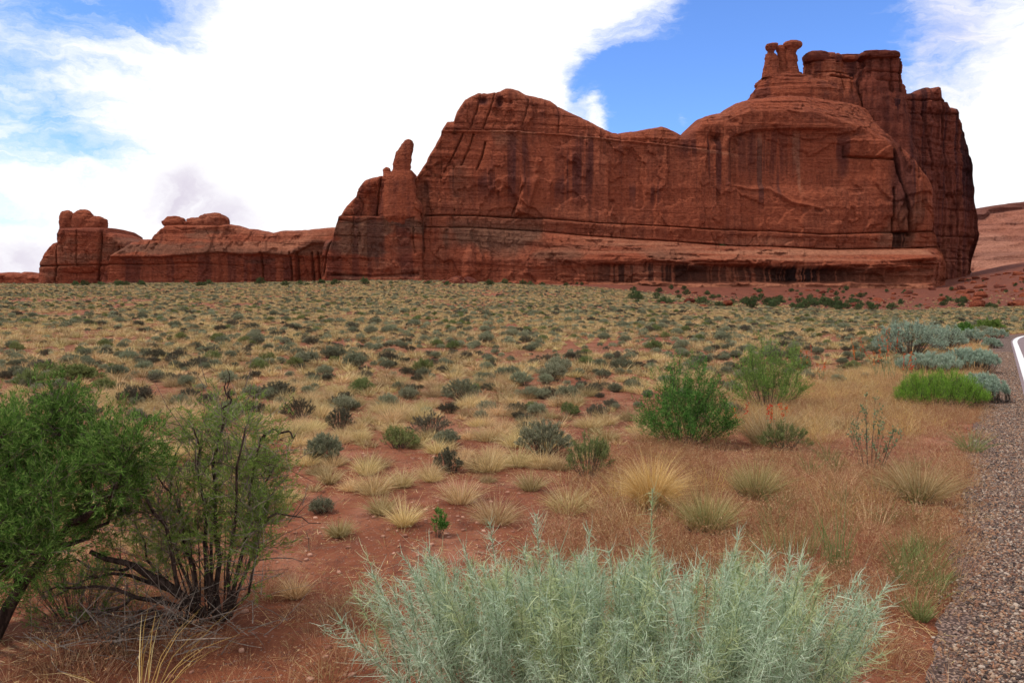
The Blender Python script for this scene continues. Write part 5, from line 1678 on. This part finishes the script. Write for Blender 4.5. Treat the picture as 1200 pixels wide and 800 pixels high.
def build_stones():
    m, N = material('road_stone')
    rnd = N.n('ShaderNodeObjectInfo').outputs['Random']
    ramp = N.n('ShaderNodeValToRGB', ins={'Fac': rnd})
    e = ramp.color_ramp.elements
    cols = [(.05, .035, .029), (.22, .125, .08), (.1, .068, .055), (.35, .23, .15), (.2, .098, .06), (.19, .14, .11), (.43, .33, .25), (.33, .17, .095)]
    while len(e) < len(cols):
        e.new(.5)
    for i, c in enumerate(cols):
        e[i].position, e[i].color = i / len(cols), (*c, 1)
    ramp.color_ramp.interpolation = 'CONSTANT'
    pos = N.n('ShaderNodeTexCoord').outputs['Object']
    n = N.noise(pos, 3.0, 4, .6)
    finish(N, N.mix(N.math('MULTIPLY', N.smooth(n, .3, .7), .5), ramp.outputs[0], (.55, .5, .48), 'MULTIPLY'), .85, None, 0, 0, .25)
    def stone(seed):
        g = np.linspace(-1, 1, 4)
        k = 0
        vs, qs = [], []
        for ax in range(3):
            for sgn in (-1, 1):
                a, b = np.meshgrid(g, g, indexing='ij')
                p = np.zeros((4, 4, 3)); p[..., ax] = sgn; p[..., (ax + 1) % 3] = a * sgn; p[..., (ax + 2) % 3] = b
                vs.append(unit(p).reshape(-1, 3))
                i, j = np.meshgrid(np.arange(3), np.arange(3), indexing='ij')
                qs.append(np.stack([i * 4 + j, (i + 1) * 4 + j, (i + 1) * 4 + j + 1, i * 4 + j + 1], -1).reshape(-1, 4) + k)
                k += 16
        v = np.concatenate(vs)
        v = np.sign(v) * np.abs(v) ** .8 * (1 + .35 * fbm(v[:, 0] * 1.1 + seed, v[:, 1] * 1.1, v[:, 2] * 1.1, 2))[:, None]
        return mesh_data('stone', v * np.array([1, .75, .55]), np.concatenate(qs), m)
    kinds = [stone(s * 5.3) for s in range(7)]
    # along the shoulder
    n = 95000
    s = rng.uniform(0, 1, n) ** 1.7
    dist = 2.2 + s * 26
    base = np.array([11.95, 18.84]) + ROAD_DIR * (dist - np.hypot(11.95, 18.84) + .4)[:, None]
    off = rng.uniform(-.9, .03, n)
    nrm = np.array([ROAD_DIR[1], -ROAD_DIR[0]])
    p = base + nrm * off[:, None]
    edge = fbm(p[:, 0] * 2.2, p[:, 1] * 2.2, 2.0, 3) * .2
    keep = (off > -.6 + edge + .16 * rng.uniform(-1, 1, n) ** 3)
    p = p[keep]
    sz = rng.uniform(.003, .0095, len(p)) * (1 + .6 * (rng.uniform(0, 1, len(p)) < .05)) * (1 + .5 * (rng.uniform(0, 1, len(p)) < .08))
    P = np.concatenate([p, (gz(p[:, 0], p[:, 1]) + .012 + sz * .25)[:, None]], 1)
    turn = np.stack([rng.normal(0, .5, len(p)), rng.normal(0, .5, len(p)), rng.uniform(0, 6.28, len(p))], 1)
    scatter('gravel', P, turn, sz, kinds)
    # loose chips on the sand
    m2, N = material('red_chip')
    rnd = N.n('ShaderNodeObjectInfo').outputs['Random']
    finish(N, N.mix(rnd, (.2, .075, .045), (.5, .27, .18)), .9)
    chips = []
    for k in kinds[:4]:
        c = k.copy()
        c.materials[0] = m2
        chips.append(c)
    x, y = wedge(15000, 3.0, 14, -40, 1150)
    keep = (rng.uniform(0, 1, len(x)) < .2 + .8 * sstep(fbm(x * .7, y * .7, 12.0, 3), -.1, .3)) & (road_side(x, y) < -.7)
    x, y = x[keep], y[keep]
    sz = .004 + .018 * rng.uniform(0, 1, len(x)) ** 4
    scatter('pebbles', np.stack([x, y, gz(x, y) + sz * .2], 1), rng.uniform(0, 6.28, len(x)), sz, chips)


build_stones()


def build_talus():
    bm = [boulder_mesh('boulder', M['rock'] if k % 3 else M['dark_rock'], (1, .8, .6), k * 3.7, .3, .8) for k in range(6)]

    def boulders(n, fx, fy, size, label, group):
        px, py = fx(n), fy(n)
        pts = drop(px, py)
        for k in range(n):
            s = size(k)
            o = obj('boulder', bm[int(rng.integers(0, 6))], None, tuple(pts[k] + np.array([0, 0, s * .2])))
            o.scale = (s * rng.uniform(.8, 1.5), s, s * rng.uniform(.6, 1.1))
            o.rotation_euler = (rng.normal(0, .2), rng.normal(0, .2), rng.uniform(0, 6))
            tag(o, label, 'boulder', group)
    U = rng.uniform
    boulders(125, lambda n: U(1125, 1235, n), lambda n: U(312, 362, n), lambda k: .3 + 1.8 * U() ** 4, 'red boulder on the rubble slope right of the great wall', 'boulders on the right rubble slope')
    boulders(50, lambda n: U(770, 1130, n), lambda n: U(339, 362, n), lambda k: .35 + 1.2 * U() ** 3, 'small red boulder on the slope below the dark overhang', 'boulders below the overhang')
    boulders(60, lambda n: U(770, 1130, n), lambda n: U(338, 358, n), lambda k: .2 + .5 * U() ** 2, 'red stone of rubble strewn on the slope below the great wall', 'rubble stones below the great wall')
    boulders(55, lambda n: U(490, 700, n), lambda n: U(328, 333, n), lambda k: .5 + 1.6 * U() ** 2, 'fallen block of red rock along the foot of the wall', 'fallen blocks along the wall foot')
    pr = [bush(2.2, 1.5, 38, 6, 6, (.19, .08), .3, .15, .03, .4, .32, 1.0) for _ in range(5)]
    pm = [(f.mesh('foliage', M['talus_green']), s.mesh('stem', M['stalk'])) for f, s in pr]

    def shrubs(n, fx, fy, sz, label, group):
        pts = drop(fx(n), fy(n))
        for k in range(n):
            t = thing('juniper_shrub', label, 'shrub', tuple(pts[k]), group)
            s = sz()
            t.scale, t.rotation_euler = (s * U(.8, 1.3), s, s * U(.7, 1.2)), (0, 0, U(0, 6))
            f, st = pm[k % 5]
            obj('foliage', f, t)
            obj('stem', st, t)
    shrubs(90, lambda n: U(740, 1140, n), lambda n: 339 + 22 * U(0, 1, n), lambda: U(.4, 1.05), 'dark green shrub on the red slope below the overhang', 'dark green shrubs on the red slope')
    shrubs(34, lambda n: np.clip(rng.normal(960, 45, n), 840, 1070), lambda n: U(352, 363, n), lambda: U(.6, 1.25), 'large dark green shrub in the thicket at the slope foot', 'thicket of green shrubs at the slope foot')
    shrubs(40, lambda n: U(30, 700, n), lambda n: np.interp(U(0, 1, n), [0, 1], [333, 335.5]), lambda: U(.4, 1.1), 'dark green shrub at the foot of the cliffs behind the flat', 'dark green shrubs along the cliff foot')
    shrubs(22, lambda n: U(1130, 1220, n), lambda n: U(325, 362, n), lambda: U(.3, .8), 'dark green shrub on the rubble slope right of the wall', 'dark green shrubs on the rubble slope')

    t = thing('ledge_shrub', 'single green shrub clinging to the pale bench of the great wall', 'shrub', tuple(at(846, 290, WALL_Y - 5)))
    t.scale = (1.6, 1.0, .9)
    obj('foliage', pm[1][0], t)
    obj('stem', pm[1][1], t)


build_talus()
